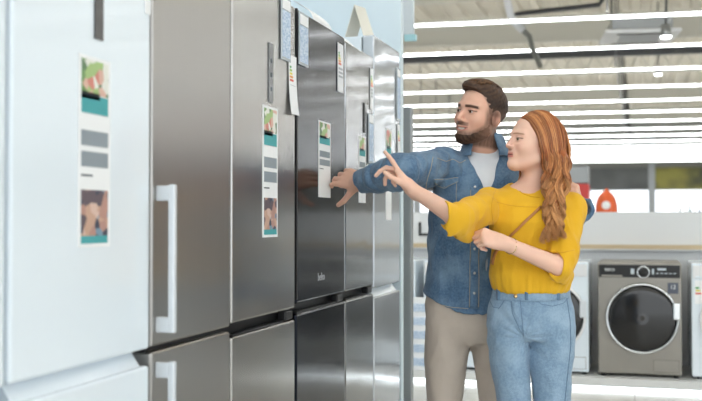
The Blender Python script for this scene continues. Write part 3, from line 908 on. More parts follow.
def add_hand(S, F, side, curls, thumb, male=True, **kw):
    caps, tips = hand_chain(F, side, curls, thumb, male=male, **kw)
    S.u(F.w(ellip((0, .045, -.006), (.036, .048, .0145))), .012)
    for kd, c in caps:
        S.u(c, .014 if kd == 'palm' else .0035)
    S.u(F.w(capsule((0, -.03, 0), (0, .02, 0), .0235, .024)), .016)
    return tips

def handframe(wrist, y, z, sc):
    y = nrm(y); z = np.asarray(z, float); z = nrm(z-y*(z@y)); x = np.cross(y, z)
    return Frame(wrist, np.stack([x, y, z], 1), sc)

def march(S, o, d, n=90):
    """first hit of rays with the surface"""
    o = np.atleast_2d(o).astype(float); d = np.broadcast_to(nrm(d), o.shape); t = np.zeros(len(o))
    for _ in range(n):
        t += S(o+t[:, None]*d)*.7
    return o+t[:, None]*d
def grad(S, P, e=.002):
    P = np.atleast_2d(P)
    g = np.stack([S(P+np.eye(3)[i]*e)-S(P-np.eye(3)[i]*e) for i in range(3)], 1)
    return g/np.maximum(np.linalg.norm(g, axis=1), 1e-9)[:, None]
def snap(S, P, off=0., it=4):
    P = np.atleast_2d(P).astype(float)
    for _ in range(it): P = P-grad(S, P)*(S(P)-off)[:, None]
    return P
def resample(pts, n):
    pts = np.asarray(pts, float); L = np.r_[0, np.cumsum(np.linalg.norm(np.diff(pts, axis=0), axis=1))]
    t = np.linspace(0, L[-1], n); return np.stack([np.interp(t, L, pts[:, i]) for i in range(pts.shape[1])], 1)
def patch(name, grid, S, thick, m, parent, off=0.0005):
    """grid (n,m,3) points already on S; a cloth piece lying on it"""
    n, k, _ = grid.shape; P = grid.reshape(-1, 3); N_ = grad(S, P, .004)
    top = P+N_*(off+thick); bot = P-N_*.002
    V = np.concatenate([top, bot]); q = []
    def id(i, j, l): return l*n*k+i*k+j
    for i in range(n-1):
        for j in range(k-1):
            q.append((id(i, j, 0), id(i, j+1, 0), id(i+1, j+1, 0), id(i+1, j, 0)))
            q.append((id(i+1, j, 1), id(i+1, j+1, 1), id(i, j+1, 1), id(i, j, 1)))
    for i in range(n-1):
        q.append((id(i, 0, 0), id(i+1, 0, 0), id(i+1, 0, 1), id(i, 0, 1))); q.append((id(i+1, k-1, 0), id(i, k-1, 0), id(i, k-1, 1), id(i+1, k-1, 1)))
    for j in range(k-1):
        q.append((id(0, j+1, 0), id(0, j, 0), id(0, j, 1), id(0, j+1, 1))); q.append((id(n-1, j, 0), id(n-1, j+1, 0), id(n-1, j+1, 1), id(n-1, j, 1)))
    q = np.array(q)
    # orient faces outward
    a, b, c = V[q[0, 0]], V[q[0, 1]], V[q[0, 2]]
    if np.cross(b-a, c-a)@N_[0] < 0: q = q[:, ::-1].copy()
    return mesh_obj(name, V, q, m, parent)

def strands(name, paths, r, m, parent, cols=None, sides=5, flat=1.):
    """many hair locks as one mesh; paths (k, n, 3); r (k, n)"""
    paths = np.asarray(paths, float); K, n, _ = paths.shape
    T = np.gradient(paths, axis=1); T /= np.maximum(np.linalg.norm(T, axis=2, keepdims=True), 1e-9)
    ref = np.where(np.abs(T[:, :1, 2:3]) < .9, np.array([[[0, 0, 1.]]]), np.array([[[1., 0, 0]]]))
    U = np.cross(T, np.broadcast_to(ref, T.shape)); U /= np.maximum(np.linalg.norm(U, axis=2, keepdims=True), 1e-9)
    W = np.cross(T, U)
    a = 2*math.pi*np.arange(sides)/sides
    V = paths[:, :, None]+r[:, :, None, None]*(U[:, :, None]*np.cos(a)[None, None, :, None]+W[:, :, None]*np.sin(a)[None, None, :, None]*flat)
    k, i, j = np.meshgrid(np.arange(K), np.arange(n-1), np.arange(sides), indexing='ij')
    b = (k*n+i)*sides; j2 = (j+1) % sides
    q = np.stack([b+j, b+j2, b+sides+j2, b+sides+j], -1).reshape(-1, 4)
    c = None
    if cols is not None: c = np.repeat(cols.reshape(-1, 3), sides, 0) if cols.shape[:2] == (K, n) else np.repeat(cols, n*sides, 0)
    return mesh_obj(name, V.reshape(-1, 3), q, m, parent, c)

def colmat(name, rough=.5, sss=0., bump=None, aniso=0., spec=.5, tint=None):
    m = mat(name, (200, 200, 200), rough, bump=bump, spec=spec)
    nt = m.node_tree; a = nt.nodes.new('ShaderNodeVertexColor'); a.layer_name = 'Col'
    nt.links.new(a.outputs['Color'], nt.nodes['Principled BSDF'].inputs['Base Color'])
    if sss:
        b = nt.nodes['Principled BSDF']; b.inputs['Subsurface Weight'].default_value = sss
        b.inputs['Subsurface Radius'].default_value = (1, .35, .2); b.inputs['Subsurface Scale'].default_value = .006
    return m
def eyes(F, parent, iris, look=(0, 1, 0)):
    lk = nrm(look)
    for s in (-1, 1):
        c = np.array([s*.0315, .0700, -.001]); r = .0132
        bm = bmesh.new(); bmesh.ops.create_uvsphere(bm, u_segments=20, v_segments=14, radius=r*F.sc)
        z = F.R@lk; q = Vector((0, 0, 1)).rotation_difference(Vector(z))
        for f in bm.faces:
            f.smooth = True; zz = f.calc_center_median().z/(r*F.sc)
            f.material_index = 2 if zz > .94 else (1 if zz > .74 else 0)
        for v in bm.verts: v.co = q@v.co+Vector(F.to(c))
        obj('eye', bm, [mat('eye white', (196, 188, 182), .25), iris, mat('pupil', (12, 10, 10), .1)], parent)
M_skin = colmat('skin', .48, .12, spec=.35)
# ------------------------------------------------------------------ cloth materials
def cloth(name, rgb, rgb2, nscale, rough=.85, bscale=300, bstr=.25, sheen=.2, worn=None):
    m = mat(name, rgb, rough, noise=(rgb2, nscale, 4, (1, 1, 1)), bump=(bscale, bstr, (1, 1, 1)), spec=.2)
    b = m.node_tree.nodes['Principled BSDF']; b.inputs['Sheen Weight'].default_value = sheen
    if worn:
        N = m.node_tree.nodes; L = m.node_tree.links
        t = N.new('ShaderNodeTexCoord'); n = N.new('ShaderNodeTexNoise'); n.inputs['Scale'].default_value = 13; n.inputs['Detail'].default_value = 6
        L.new(t.outputs['Object'], n.inputs['Vector'])
        r = N.new('ShaderNodeValToRGB'); r.color_ramp.elements[0].position = .42; r.color_ramp.elements[1].position = .72
        L.new(n.outputs['Fac'], r.inputs['Fac'])
        mx = N.new('ShaderNodeMixRGB'); mx.inputs['Color2'].default_value = (*lin(worn), 1)
        ml = N.new('ShaderNodeMath'); ml.operation = 'MULTIPLY'; ml.inputs[1].default_value = .6
        L.new(r.outputs['Color'], ml.inputs[0]); L.new(ml.outputs[0], mx.inputs['Fac'])
        L.new(b.inputs['Base Color'].links[0].from_socket, mx.inputs['Color1']); L.new(mx.outputs['Color'], b.inputs['Base Color'])
    return m
M_denim = cloth('washed blue denim', (72, 101, 131), (92, 122, 151), 110, bscale=220, bstr=.5, worn=(134, 162, 186))
M_denimd = cloth('darker denim seam', (96, 128, 156), (122, 150, 176), 90)
M_stitch = mat('tan stitching', (178, 168, 146), .7)
M_tee = cloth('white cotton jersey', (226, 229, 233), (218, 222, 228), 8, bscale=90, bstr=.15)
M_chino = cloth('beige chino cotton', (196, 184, 172), (188, 176, 164), 9, bscale=200, bstr=.2)
M_yel = cloth('yellow crepe', (228, 177, 44), (222, 170, 38), 10, bscale=240, bstr=.3, sheen=.1)
M_jean = cloth('light blue jeans', (122, 149, 175), (138, 165, 188), 110, bscale=260, bstr=.4, worn=(164, 188, 208))
M_jeand = cloth('jeans seam', (84, 112, 140), (104, 132, 158), 50)
M_snap = mat('pearl snap', (214, 216, 216), .2, .4)
M_tan = mat('tan leather', (176, 118, 62), .5)
M_gold = mat('gold', (205, 178, 130), .25, 1.)
M_shoe = mat('white sneaker', (222, 222, 218), .5)
M_sole = mat('shoe sole', (200, 198, 190), .6)
M_brown = mat('brown leather', (96, 62, 40), .4)

class Space:
    """metres measured from a person's standing point; px(...) turns a picture position and a depth into it"""
    def __init__(s, px, Z): s.u0 = (px-351)*Z/1000; s.w0 = Z; s.b = np.array([s.u0, s.w0, 0.])
    def p(s, px, py, Z): return np.array([(px-351)*Z/1000-s.u0, Z-s.w0, 1.25+(220-py)*Z/1000])
    def v(s, u, w, z): return np.array([u-s.u0, w-s.w0, z])
    def hit(s, S, pts, start=.55):
        pts = np.asarray(pts, float); o = np.array([-s.u0, -s.w0, 1.25])
        d = np.column_stack([(pts[:, 0]-351)/1000, np.ones(len(pts)), (220-pts[:, 1])/1000])
        d /= np.linalg.norm(d, axis=1)[:, None]
        t = np.full(len(pts), s.w0-start)
        for _ in range(120):
            t += np.clip(S(o+t[:, None]*d), -.05, .05)*.7
        P = o+t[:, None]*d; bad = np.abs(S(P)) > .006
        if bad.any():
            good = np.nonzero(~bad)[0]
            for i in np.nonzero(bad)[0]:
                P[i] = P[good[np.argmin(np.linalg.norm(pts[good]-pts[i], axis=1))]]
        return P
    def world(s): return (CAM[0]+s.u0*CS-s.w0*SN, CAM[1]+s.u0*SN+s.w0*CS, 0)
    def wx(s, P): P = np.asarray(P); return CAM[0]+(P[0]+s.u0)*CS-(P[1]+s.w0)*SN

def seam(name, sp, S, pts, r, m, parent, off=.001, n=24, closed=False):
    P = sp.hit(S, resample(pts, n)); P = P+grad(S, P, .004)*off
    return obj(name, tube(bmesh.new(), [tuple(x) for x in P], r, 5), m, parent)
def lay(name, sp, S, A, B, thick, m, parent, n=14, k=6, off=.0005):
    """cloth strip whose two long edges run along picture lines A and B"""
    A = resample(A, n); B = resample(B, n)
    g = np.stack([A+(B-A)*t for t in np.linspace(0, 1, k)], 1).reshape(-1, 2)
    return patch(name, sp.hit(S, g).reshape(n, k, 3), S, thick, m, parent, off)
def button(sp, S, px, py, r, m, parent, name='button'):
    P = sp.hit(S, [(px, py)])[0]; N_ = grad(S, P[None])[0]
    bm = bmesh.new(); lathe(bm, [(r, 0), (r, .002), (r*.6, .004), (0, .0042)], (0, 0, 0), n=14)
    q = Vector((0, 0, 1)).rotation_difference(Vector(N_))
    for v in bm.verts: v.co = q@v.co+Vector(P+N_*.003)
    return obj(name, bm, m, parent, True)

def limb(S, pts, rs, k=.02):
    for i in range(len(pts)-1): S.u(capsule(pts[i], pts[i+1], rs[i], rs[i+1]), k)

def fold_fn(amp, f, seed, stretch=(1, 1, 1)):
    st = np.array(stretch, float)
    def g(P): return amp*(np.abs(wave(P*st, f, seed))-.35)
    return g
def ring_fold(a, b, R, amp, f, seed, skew=1.3):
    """creases running round a sleeve or leg"""
    a, b = np.asarray(a, float), np.asarray(b, float); L = np.linalg.norm(b-a); d = (b-a)/L
    def g(P):
        q = P-a; t = q@d; r = np.linalg.norm(q-t[:, None]*d, axis=1)
        m = np.clip(1-np.maximum(0, r-R)/.03, 0, 1)*np.clip((t+.02)/.05, 0, 1)*np.clip((L+.03-t)/.05, 0, 1)
        return m*amp*np.abs(np.sin(t*f+skew*wave(P, 14, seed)+.8*wave(P, 32, seed+1)))*-1
    return g

# ================================================================== the man
sp = Space(471, 4.15)
man = thing('person', 'bearded man in blue denim shirt and white tee touching the dark fridge', 'person', sp.world(), YAW, 'the couple looking at fridges')
HF = Frame(sp.p(479.5, 113.5, 4.10), frame(math.radians(50), math.radians(4), math.radians(-9)), 1.08)
neck_b = sp.v(.555, 4.175, 1.50)
head = Solid(); add_head(head, HF, True)
body = Solid(); add_head(body, HF, True)
body.u(capsule(HF.to((0, -.022, -.045)), neck_b, .060, .064), .02)
T_rows = [(.84, .497, 4.15, .185, .118), (.96, .50, 4.15, .18, .112), (1.10, .515, 4.15, .165, .105), (1.28, .535, 4.15, .178, .108),
          (1.40, .545, 4.15, .178, .100), (1.47, .55, 4.165, .150, .075), (1.52, .555, 4.175, .075, .06)]
def rows(sp, R, dx=0, dy=0): return [(z, cx-sp.u0, cy-sp.w0, rx+dx, ry+dy) for z, cx, cy, rx, ry in R]
body.u(loft(rows(sp, T_rows)), .03)
shR = sp.v(.392, 4.13, 1.468); elR = sp.p(400, 172, 3.87); wrR = sp.p(358, 182, 4.03)
shL = sp.v(.715, 4.19, 1.455); elL = sp.v(.90, 4.29, 1.25); wrL = sp.v(.936, 4.09, 1.292)
limb(body, [shR, elR, wrR], [.052, .042, .028], .03); limb(body, [shL, elL, wrL], [.052, .042, .028], .03)
LR = [(.88, .41, 4.15, .07, .08), (.75, .40, 4.15, .08, .08), (.50, .382, 4.15, .055, .06), (.30, .385, 4.16, .05, .055), (.08, .39, 4.17, .035, .04)]
LL = [(.88, .585, 4.15, .07, .08), (.75, .59, 4.15, .08, .08), (.50, .606, 4.15, .055, .06), (.30, .61, 4.16, .05, .055), (.08, .612, 4.17, .035, .04)]
body.u(loft(rows(sp, LR)), .03); body.u(loft(rows(sp, LL)), .03)
# right hand on the fridge door
cur = [(14, 24, 16), (18, 26, 18), (22, 28, 20), (26, 30, 22)]
th = [(.75, .60, -.30), (.84, .50, -.25), (.66, .72, -.20)]
yv, zv = (-.66, .58, .20), (-.48, -.76, .42)
HR = handframe(wrR, yv, zv, 1.06)
_, tips = hand_chain(HR, -1, cur, th)
need = min(sp.wx(t) for t in tips[:4])-.012
wrR = wrR-np.array([CS, -SN, 0])*need
HR = handframe(wrR, yv, zv, 1.10)
add_hand(body, HR, -1, cur, th, spread=(.05, .01, -.03, -.07))
limb(body, [elR, wrR], [.04, .027], .02)
print('man hand shift', need)
# left hand laid over the woman's shoulder
HL = handframe(wrL, (-.30, -.42, .86), (.82, -.40, .09), 1.02)
curL = [(52, 34, 18), (56, 34, 20), (60, 36, 22), (62, 38, 24)]
add_hand(body, HL, 1, curL, [(.45, .8, -.5), (.2, .9, -.5), (.0, .9, -.5)])
skinM = skin_colors(HF, True, (218, 172, 150))
person_obj('body', body, (-.75, -.45, .05), (.62, .30, 1.86), .0029, .0017, 1.50, M_skin, man, skinM)
eyes(HF, man, mat('brown iris', (70, 46, 32), .2), (.25, 1, -.10))
# teeth
bm = bmesh.new()
for i in range(13):
    a = (i-6)*.0047; bx(bm, (a-.0023, .0, -.0035), (a+.0023, .004, .0045), .0006)
for v in bm.verts: 
    q = np.array([v.co.x, .0825+v.co.y-14*v.co.x**2, -.0672+v.co.z+9*v.co.x**2]); v.co = Vector(HF.to(q))
obj('teeth', bm, mat('teeth', (232, 226, 216), .3), man)

# hair
M_hairM = colmat('dark brown hair', .55, spec=.3)
hair = Solid()
hair.u(HF.w(ellip((0, -.022, .034), (.0785, .101, .088))), .01)
hair.u(HF.w(ellip((0, .022, .094), (.052, .056, .030))), .03)
hair.u(HF.w(ellip((.010, .064, .096), (.036, .020, .015))), .02)
hl_y = [-.13, -.09, -.045, -.022, .0, .018, .032, .046, .060, .075, .13]
hl_z = [-.062, -.060, -.040, .000, .000, .006, .040, .066, .078, .086, .094]
hair.keep(HF.w(lambda q: (np.interp(q[:, 1], hl_y, hl_z)-q[:, 2]+.0015*wave(q, 160, 9))*.8), .002)
hair.disp(lambda P: .0016*wave(P, 260, 4))
def hairM_col(v):
    q = HF.loc(v); n = .5+.5*wave(v*np.array([1, 1, 1]), 420, 8)
    a = np.array(lin((44, 31, 24))); b = np.array(lin((94, 67, 48))); s = np.array(lin((146, 114, 96)))
    c = a+(b-a)*(n*np.clip((q[:, 2]-.03)/.08, .1, 1))[:, None]
    fade = np.clip((.035-q[:, 2])/.07, 0, 1)*.62
    return c*(1-fade[:, None])+s*fade[:, None]
hm = solid_obj('hair', hair, HF.c-.2, HF.c+.2, .003, M_hairM, man, hairM_col, 1)
rs = np.random.RandomState(3); K = 620
q0 = np.column_stack([rs.uniform(-.060, .060, K), rs.uniform(-.07, .082, K), np.full(K, .14)])
paths = []
for k in range(K):
    x, y, z = q0[k]; L_ = rs.uniform(.028, .048); sx = x*.25+.012
    paths.append([(x+sx*t*.6, y-L_*t, z) for t in np.linspace(0, 1, 7)])
paths = np.array(paths); Q = HF.tov(paths.reshape(-1, 3))
Q = snap(hair, Q, 0., 9).reshape(K, 7, 3)
upv = HF.R[:, 2]; lift = np.array([0, .0018, .0030, .0036, .0034, .0026, .001])
Q = Q+lift[None, :, None]*upv
ok = (np.interp(HF.loc(Q[:, 0])[:, 1], hl_y, hl_z) < HF.loc(Q[:, 0])[:, 2]+.004)
Q = Q[ok]; K = len(Q)
rad = np.tile(np.array([.0010, .0019, .0022, .0022, .0020, .0016, .0007]), (K, 1))
tone = rs.uniform(0, 1, K)[:, None]
cM = np.array(lin((46, 32, 24)))*(1-tone)+np.array(lin((126, 92, 64)))*tone
strands('hair_strands', Q, rad, M_hairM, hm, cM)

# beard
M_beard = colmat('dark beard', .7, spec=.2)
class Fn:
    def __init__(s, f): s.f = f
    def __call__(s, P, use=None): return s.f(P)
def beard_f(P):
    q = HF.loc(P); x, y, z = q.T; ax = np.abs(x)
    nz = .0010*wave(P, 420, 2)
    top = np.interp(y, [-.01, .0, .02, .04, .055, .07, .085], [-.010, -.022, -.046, -.062, -.070, -.080, -.084])
    m1 = np.maximum(z-top+.003*wave(P, 300, 8), -.004-y)
    m2 = np.maximum(np.maximum(ax-.036, np.abs(z+.0515-4*ax*ax)-.0062), .060-y)
    m3 = np.maximum(np.abs(ax-.0335)-.0028, np.maximum(np.abs(z+.066)-.016, .050-y))
    m = np.minimum(m1, m2)
    lipz = .0108-np.sqrt((x/2.6)**2+(z+.0690-9*x*x)**2)
    m = np.maximum(m, lipz)
    t = np.clip(-m/.014, 0, 1)*.0034*np.clip(1-(z+.115)/.16, .4, 1.1)-.0010
    return np.maximum(head(P)-t+nz, m)
def beard_col(v):
    q = HF.loc(v); n = (.5+.5*wave(v, 500, 12))[:, None]
    f = np.clip((q[:, 1]-.01)/.05, 0, 1)[:, None]
    a = np.array(lin((38, 28, 23))); b = np.array(lin((88, 65, 52)))
    return (a+(b-a)*n)*f+np.array(lin((128, 98, 82)))*(1-f)
solid_obj('beard', Fn(beard_f), HF.c-.17, HF.c+.15, .0025, M_beard, man, beard_col, 1, 60)

# trousers
ch = Solid()
ch.u(loft(rows(sp, [(.74, .50, 4.15, .12, .10), (.82, .497, 4.15, .185, .130), (.90, .497, 4.15, .192, .128), (1.0, .50, 4.15, .178, .12)])), .02)
tR = [(.84, .410, 4.15, .095, .11), (.75, .400, 4.15, .097, .105), (.62, .390, 4.15, .085, .092), (.50, .384, 4.15, .073, .082), (.30, .386, 4.16, .064, .074), (.045, .388, 4.17, .060, .068)]
tL = [(.84, .588, 4.15, .095, .11), (.75, .594, 4.15, .095, .105), (.62, .602, 4.15, .086, .092), (.50, .608, 4.15, .074, .082), (.30, .612, 4.16, .065, .074), (.045, .612, 4.17, .060, .068)]
ch.u(loft(rows(sp, tR)), .022); ch.u(loft(rows(sp, tL)), .022)
ch.disp(fold_fn(.009, 20, 31, (1, 1, .55))); ch.disp(fold_fn(.0025, 60, 33, (1, 1, .7)))
solid_obj('trousers', ch, (-.3, -.25, .02), (.35, .22, 1.04), .005, M_chino, man)
# denim shirt
sh = Solid()
S_rows = [(.84, .497, 4.15, .208, .142), (.96, .50, 4.15, .210, .140), (1.10, .515, 4.15, .200, .132), (1.28, .535, 4.15, .208, .136),
          (1.40, .545, 4.15, .203, .128), (1.47, .55, 4.160, .172, .100), (1.525, .555, 4.17, .096, .080), (1.55, .557, 4.175, .082, .074)]
sh.u(loft(rows(sp, S_rows)), .03)
wrc = wrR+nrm(wrR-elR)*.010
sh.u(capsule(shR+np.array([.05, .01, -.02]), shR, .07, .073), .05)
sh.u(capsule(shR, elR, .071, .063), .035); sh.u(capsule(elR, wrc, .063, .045), .03)
sh.u(capsule(shL+np.array([-.05, 0, -.02]), shL, .07, .073), .05)
sh.u(capsule(shL, elL, .070, .060), .03); wcL = wrL+nrm(wrL-elL)*.030; sh.u(capsule(elL, wcL, .058, .048), .03)
cx0 = .535-sp.u0
def vcut(P):
    w_ = np.interp(P[:, 2], [1.352, 1.42, 1.50, 1.60], [-.004, .030, .064, .082])
    return np.maximum(np.abs(P[:, 0]-cx0-.01)-w_, P[:, 1]-.0)*.85
sh.cut(vcut, .004)
sh.cut(ellip(sp.v(.555, 4.165, 1.60), (.082, .078, .075)), .006)
for e, wv in ((elR, wrc), (elL, wcL)):
    d = nrm(wv-e); sh.cut(capsule(wv-d*.05, wv+d*.15, .037), .004); sh.cut(lambda P, wv=wv, d=d: np.maximum(-((P-wv)@d+.0), np.linalg.norm(P-wv, axis=1)-.16), .003)
sh.cut(lambda P: (P[:, 2]-(.875+.07*(np.minimum(np.abs(P[:, 0]), .22)/.2)**2.2))*.9, .004)
sh.disp(ring_fold(shR, elR, .09, .009, 46, 5, 2.2)); sh.disp(ring_fold(elR, wrc-nrm(wrc-elR)*.05, .07, .009, 52, 6, 2.2)); sh.disp(ring_fold(elL, wrL, .07, .007, 70, 16))
tm = lambda P: np.clip((1.52-P[:, 2])/.1, 0, 1)*(np.abs(P[:, 1]) < .3)
f1 = fold_fn(.017, 16, 21, (1.5, 1.3, .55)); f2 = fold_fn(.0048, 40, 23, (1.2, 1, .8))
sh.disp(lambda P: f1(P)*tm(P)); sh.disp(f2)
M_shirt = M_denim
so = solid_obj('denim_shirt', sh, (-.75, -.42, .84), (.62, .30, 1.64), .0036, M_shirt, man, None, 1)
so['label'] = 'open washed blue denim shirt'
tee = Solid()
tee.u(loft(rows(sp, [(z, a, b, rx-(.020 if z < 1.45 else .010), ry-(.016 if z < 1.45 else .008)) for z, a, b, rx, ry in S_rows])), .03)
tee.cut(ellip(sp.v(.553, 4.130, 1.592), (.074, .085, .072)), .006)
tee.disp(fold_fn(.003, 26, 41, (1.4, 1, .6)))
solid_obj('undershirt', tee, (-.3, -.25, 1.0), (.35, .2, 1.62), .004, M_tee, man)
# collar leaves
cc = sp.v(.555, 4.165, 0)
def collar(P):
    x = P[:, 0]-cc[0]; y = P[:, 1]-cc[1]; z = P[:, 2]+.28*y
    R_ = np.interp(z, [1.495, 1.53, 1.585], [.112, .098, .076])
    e = np.sqrt((x/1.02)**2+(y/.98)**2); d = np.abs(e-R_)*.8-.0042
    d = np.maximum(d, np.maximum(z-1.590, 1.498-z-.25*np.maximum(-y-.05, 0)))
    gap = np.interp(P[:, 2], [1.46, 1.53, 1.60], [.052, .056, .038])
    g = np.maximum(gap-np.abs(P[:, 0]-cx0-.012), 0)+np.where(np.abs(P[:, 0]-cx0-.012) < gap, 0, 0)
    return np.where(y < 0, np.maximum(d, gap-np.abs(P[:, 0]-cx0-.012)), d)+.0012*wave(P, 60, 7)
solid_obj('shirt_collar', Fn(collar), (cc[0]-.16, cc[1]-.16, 1.42), (cc[0]+.16, cc[1]+.16, 1.66), .003, M_denim, so)
# placket, pocket, seams, snaps
lay('placket', sp, sh, [(470.5, 186), (470, 240), (468.5, 308)], [(480, 193), (479.5, 240), (478.5, 309)], .003, M_denim, so, 26, 4)
for a, b in ((470.8, 469), (479.2, 478)):
    seam('stitch_line', sp, sh, [(a, 190), (a-.4, 240), (b, 307)], .0013, M_stitch, so, .005)
for py in (187, 210, 231, 249, 273, 293): button(sp, sh, 475.2-(py-187)*.012, py, .0058, M_snap, so, 'snap_button')
button(sp, sh, 487.5, 181.5, .0055, M_snap, so, 'snap_button')
pk = lay('chest_pocket', sp, sh, [(434, 184), (434.5, 210)], [(457.5, 181), (457, 208)], .0025, M_denim, so, 10, 8)
lay('pocket_flap', sp, sh, [(433, 178.2), (445.5, 178), (458.5, 177)], [(434, 183), (445, 189), (458.5, 182)], .004, M_denimd, so, 15, 5, .003)
seam('stitch_line', sp, sh, [(433.4, 178.6), (445.5, 178.4), (458, 177.4)], .0013, M_stitch, so, .0075)
seam('stitch_line', sp, sh, [(434.4, 182.3), (445, 188.0), (458, 181.4)], .0013, M_stitch, so, .0075)
seam('stitch_line', sp, sh, [(434.8, 184), (435.3, 209.3), (456.4, 207.3), (456.8, 183)], .0011, M_stitch, so, .0032)
button(sp, sh, 445, 185.5, .0055, M_snap, so, 'snap_button')
seam('stitch_line', sp, sh, [(433, 157), (431, 168), (427, 180), (425.5, 192)], .0015, M_stitch, so, .001)
seam('stitch_line', sp, sh, [(437, 158), (446, 161.5), (453, 159), (460, 163), (466, 160)], .0013, M_stitch, so, .001)
seam('stitch_line', sp, sh, [(422.5, 293), (432, 302), (450, 307), (468, 308.5)], .0013, M_stitch, so, .001)
# shoes
def shoe(x, y, m, parent, s=1., yaw=0.):
    S = Solid(); R = np.array([[math.cos(yaw), -math.sin(yaw), 0], [math.sin(yaw), math.cos(yaw), 0], [0, 0, 1]])
    c = np.array([x, y, 0.]); F = Frame(c, R, s)
    S.u(F.w(ellip((0, -.10, .04), (.048, .085, .036))), .01); S.u(F.w(ellip((0, .02, .05), (.040, .065, .050))), .03); S.u(F.w(capsule((0, .03, .05), (0, .03, .10), .040, .042)), .03)
    S.cut(lambda P: P[:, 2]-.012, .002)
    o = solid_obj('shoe', S, (x-.12, y-.26, -.02), (x+.12, y+.16, .18), .006, m, parent)
    So = Solid(); So.u(F.w(rbox((0, -.045, .014), (.049, .138, .0135), .012)), .01)
    solid_obj('sole', So, (x-.12, y-.26, -.02), (x+.12, y+.16, .06), .005, M_sole, o)
shoe(.388-sp.u0, .02, M_brown, man, 1., -.15); shoe(.612-sp.u0, .02, M_brown, man, 1., .15)

# ================================================================== the woman
sw = Space(531, 3.85)
wom = thing('person', 'red haired woman in a yellow blouse and light blue jeans, pointing at the fridge', 'person', sw.world(), YAW, 'the couple looking at fridges')
WF = Frame(sw.p(532.5, 142, 3.86), frame(math.radians(72), math.radians(7), math.radians(-2)), .975)
bodyw = Solid(); add_head(bodyw, WF, False)
nb_ = sw.p(532, 192, 3.90)
bodyw.u(capsule(WF.to((0, -.026, -.045)), nb_, .046, .050), .025)
W_rows = [(.97, .693, 3.86, .125, .095), (1.038, .693, 3.86, .122, .09), (1.134, .693, 3.86, .122, .09), (1.242, .692, 3.85, .138, .112), (1.307, .690, 3.86, .142, .092),
          (1.345, .690, 3.875, .130, .07), (1.372, .690, 3.885, .085, .055), (1.40, .690, 3.89, .05, .045)]
bodyw.u(loft(rows(sw, W_rows)), .03)
wsR = sw.p(491, 203, 3.85); weR = sw.p(457, 217.5, 3.60); wwR = sw.p(411, 188.5, 3.70)
wsL = sw.p(570, 208, 3.89); weL = sw.p(560, 267, 3.72); wwL = sw.p(504, 243, 3.63)
limb(bodyw, [wsR, weR, wwR], [.044, .038, .0235], .02); limb(bodyw, [wsL, weL, wwL], [.046, .037, .0245], .02)
bodyw.u(loft(rows(sw, [(.80, .693, 3.86, .13, .10), (.86, .693, 3.87, .15, .11), (.95, .693, 3.86, .13, .10)])), .02)
bodyw.u(loft(rows(sw, [(.08, .64, 3.89, .035, .038), (.30, .637, 3.88, .045, .05), (.56, .628, 3.86, .055, .06), (.80, .60, 3.86, .06, .08)])), .02)
bodyw.u(loft(rows(sw, [(.08, .775, 3.89, .035, .038), (.30, .773, 3.88, .045, .05), (.56, .772, 3.86, .058, .06), (.80, .77, 3.86, .07, .08)])), .02)
# pointing hand
PR = handframe(wwR, (-.60, .06, .80), (.80, -.05, .60), .92)
add_hand(bodyw, PR, -1, [(-6, 6, 4), (42, 40, 20), (62, 55, 25), (78, 68, 30)], [(.42, .85, -.45), (.10, .92, -.40), (-.10, .95, -.25)], False, spread=(.02, 0, -.03, -.06))
# loosely closed hand at the waist
PL = handframe(wwL, (-.90, -.08, .28), (.16, -.80, .58), .90)
tl = add_hand(bodyw, PL, 1, [(58, 70, 35), (60, 72, 35), (62, 74, 35), (64, 74, 35)], [(.50, .85, -.35), (.1, .95, -.45), (-.35, .85, -.5)], False, spread=(.03, 0, -.03, -.06))
skinW = skin_colors(WF, False, (230, 188, 167))
person_obj('body', bodyw, (-.62, -.50, .05), (.30, .24, 1.72), .0028, .0017, 1.325, M_skin, wom, skinW)
eyes(WF, wom, mat('hazel iris', (98, 86, 62), .2), (.0, 1, -.08))

# jeans
je = Solid()
je.u(loft(rows(sw, [(.79, .693, 3.86, .13, .10), (.84, .693, 3.865, .170, .122), (.90, .693, 3.865, .166, .122), (.96, .693, 3.86, .150, .112), (1.02, .693, 3.86, .142, .105)])), .02)
je.u(loft(rows(sw, [(.06, .645, 3.89, .062, .062), (.30, .640, 3.88, .060, .062), (.47, .632, 3.86, .064, .066), (.56, .630, 3.86, .066, .072), (.70, .607, 3.86, .074, .085), (.80, .603, 3.86, .078, .10), (.86, .61, 3.86, .08, .11)])), .010)
je.u(loft(rows(sw, [(.06, .780, 3.89, .062, .062), (.30, .776, 3.88, .062, .062), (.47, .772, 3.86, .068, .068), (.56, .771, 3.86, .071, .074), (.70, .771, 3.86, .083, .088), (.80, .773, 3.86, .088, .10), (.86, .775, 3.86, .088, .11)])), .004)
je.disp(fold_fn(.0065, 24, 51, (1, 1, .7))); je.disp(fold_fn(.0018, 75, 52))
# creases fanning from the crotch
cr = sw.p(523, 337, 3.77)
def fan(P):
    q = P-cr; r = np.linalg.norm(q, axis=1); a = np.arctan2(q[:, 2], q[:, 0])
    return -.007*np.abs(np.sin(a*7+.8*wave(P, 14, 6)))*np.exp(-(r/.12)**2)*np.clip(r/.03, 0, 1)
je.disp(fan)
jo = solid_obj('jeans', je, (-.26, -.22, .03), (.26, .2, 1.06), .0042, M_jean, wom, None, 1)
lay('waistband', sw, je, [(489, 291), (510, 293), (530, 294), (550, 293), (571, 289)], [(489, 299), (510, 301), (530, 302), (550, 301), (571, 297)], .003, M_jean, jo, 26, 4)
lay('fly', sw, je, [(512, 299), (513, 312), (519, 327)], [(519, 300), (520.5, 312), (521.5, 326)], .002, M_jean, jo, 14, 4)
seam('stitch_line', sw, je, [(511, 299), (512, 313), (519, 329), (523, 335)], .0011, M_jeand, jo, .002)
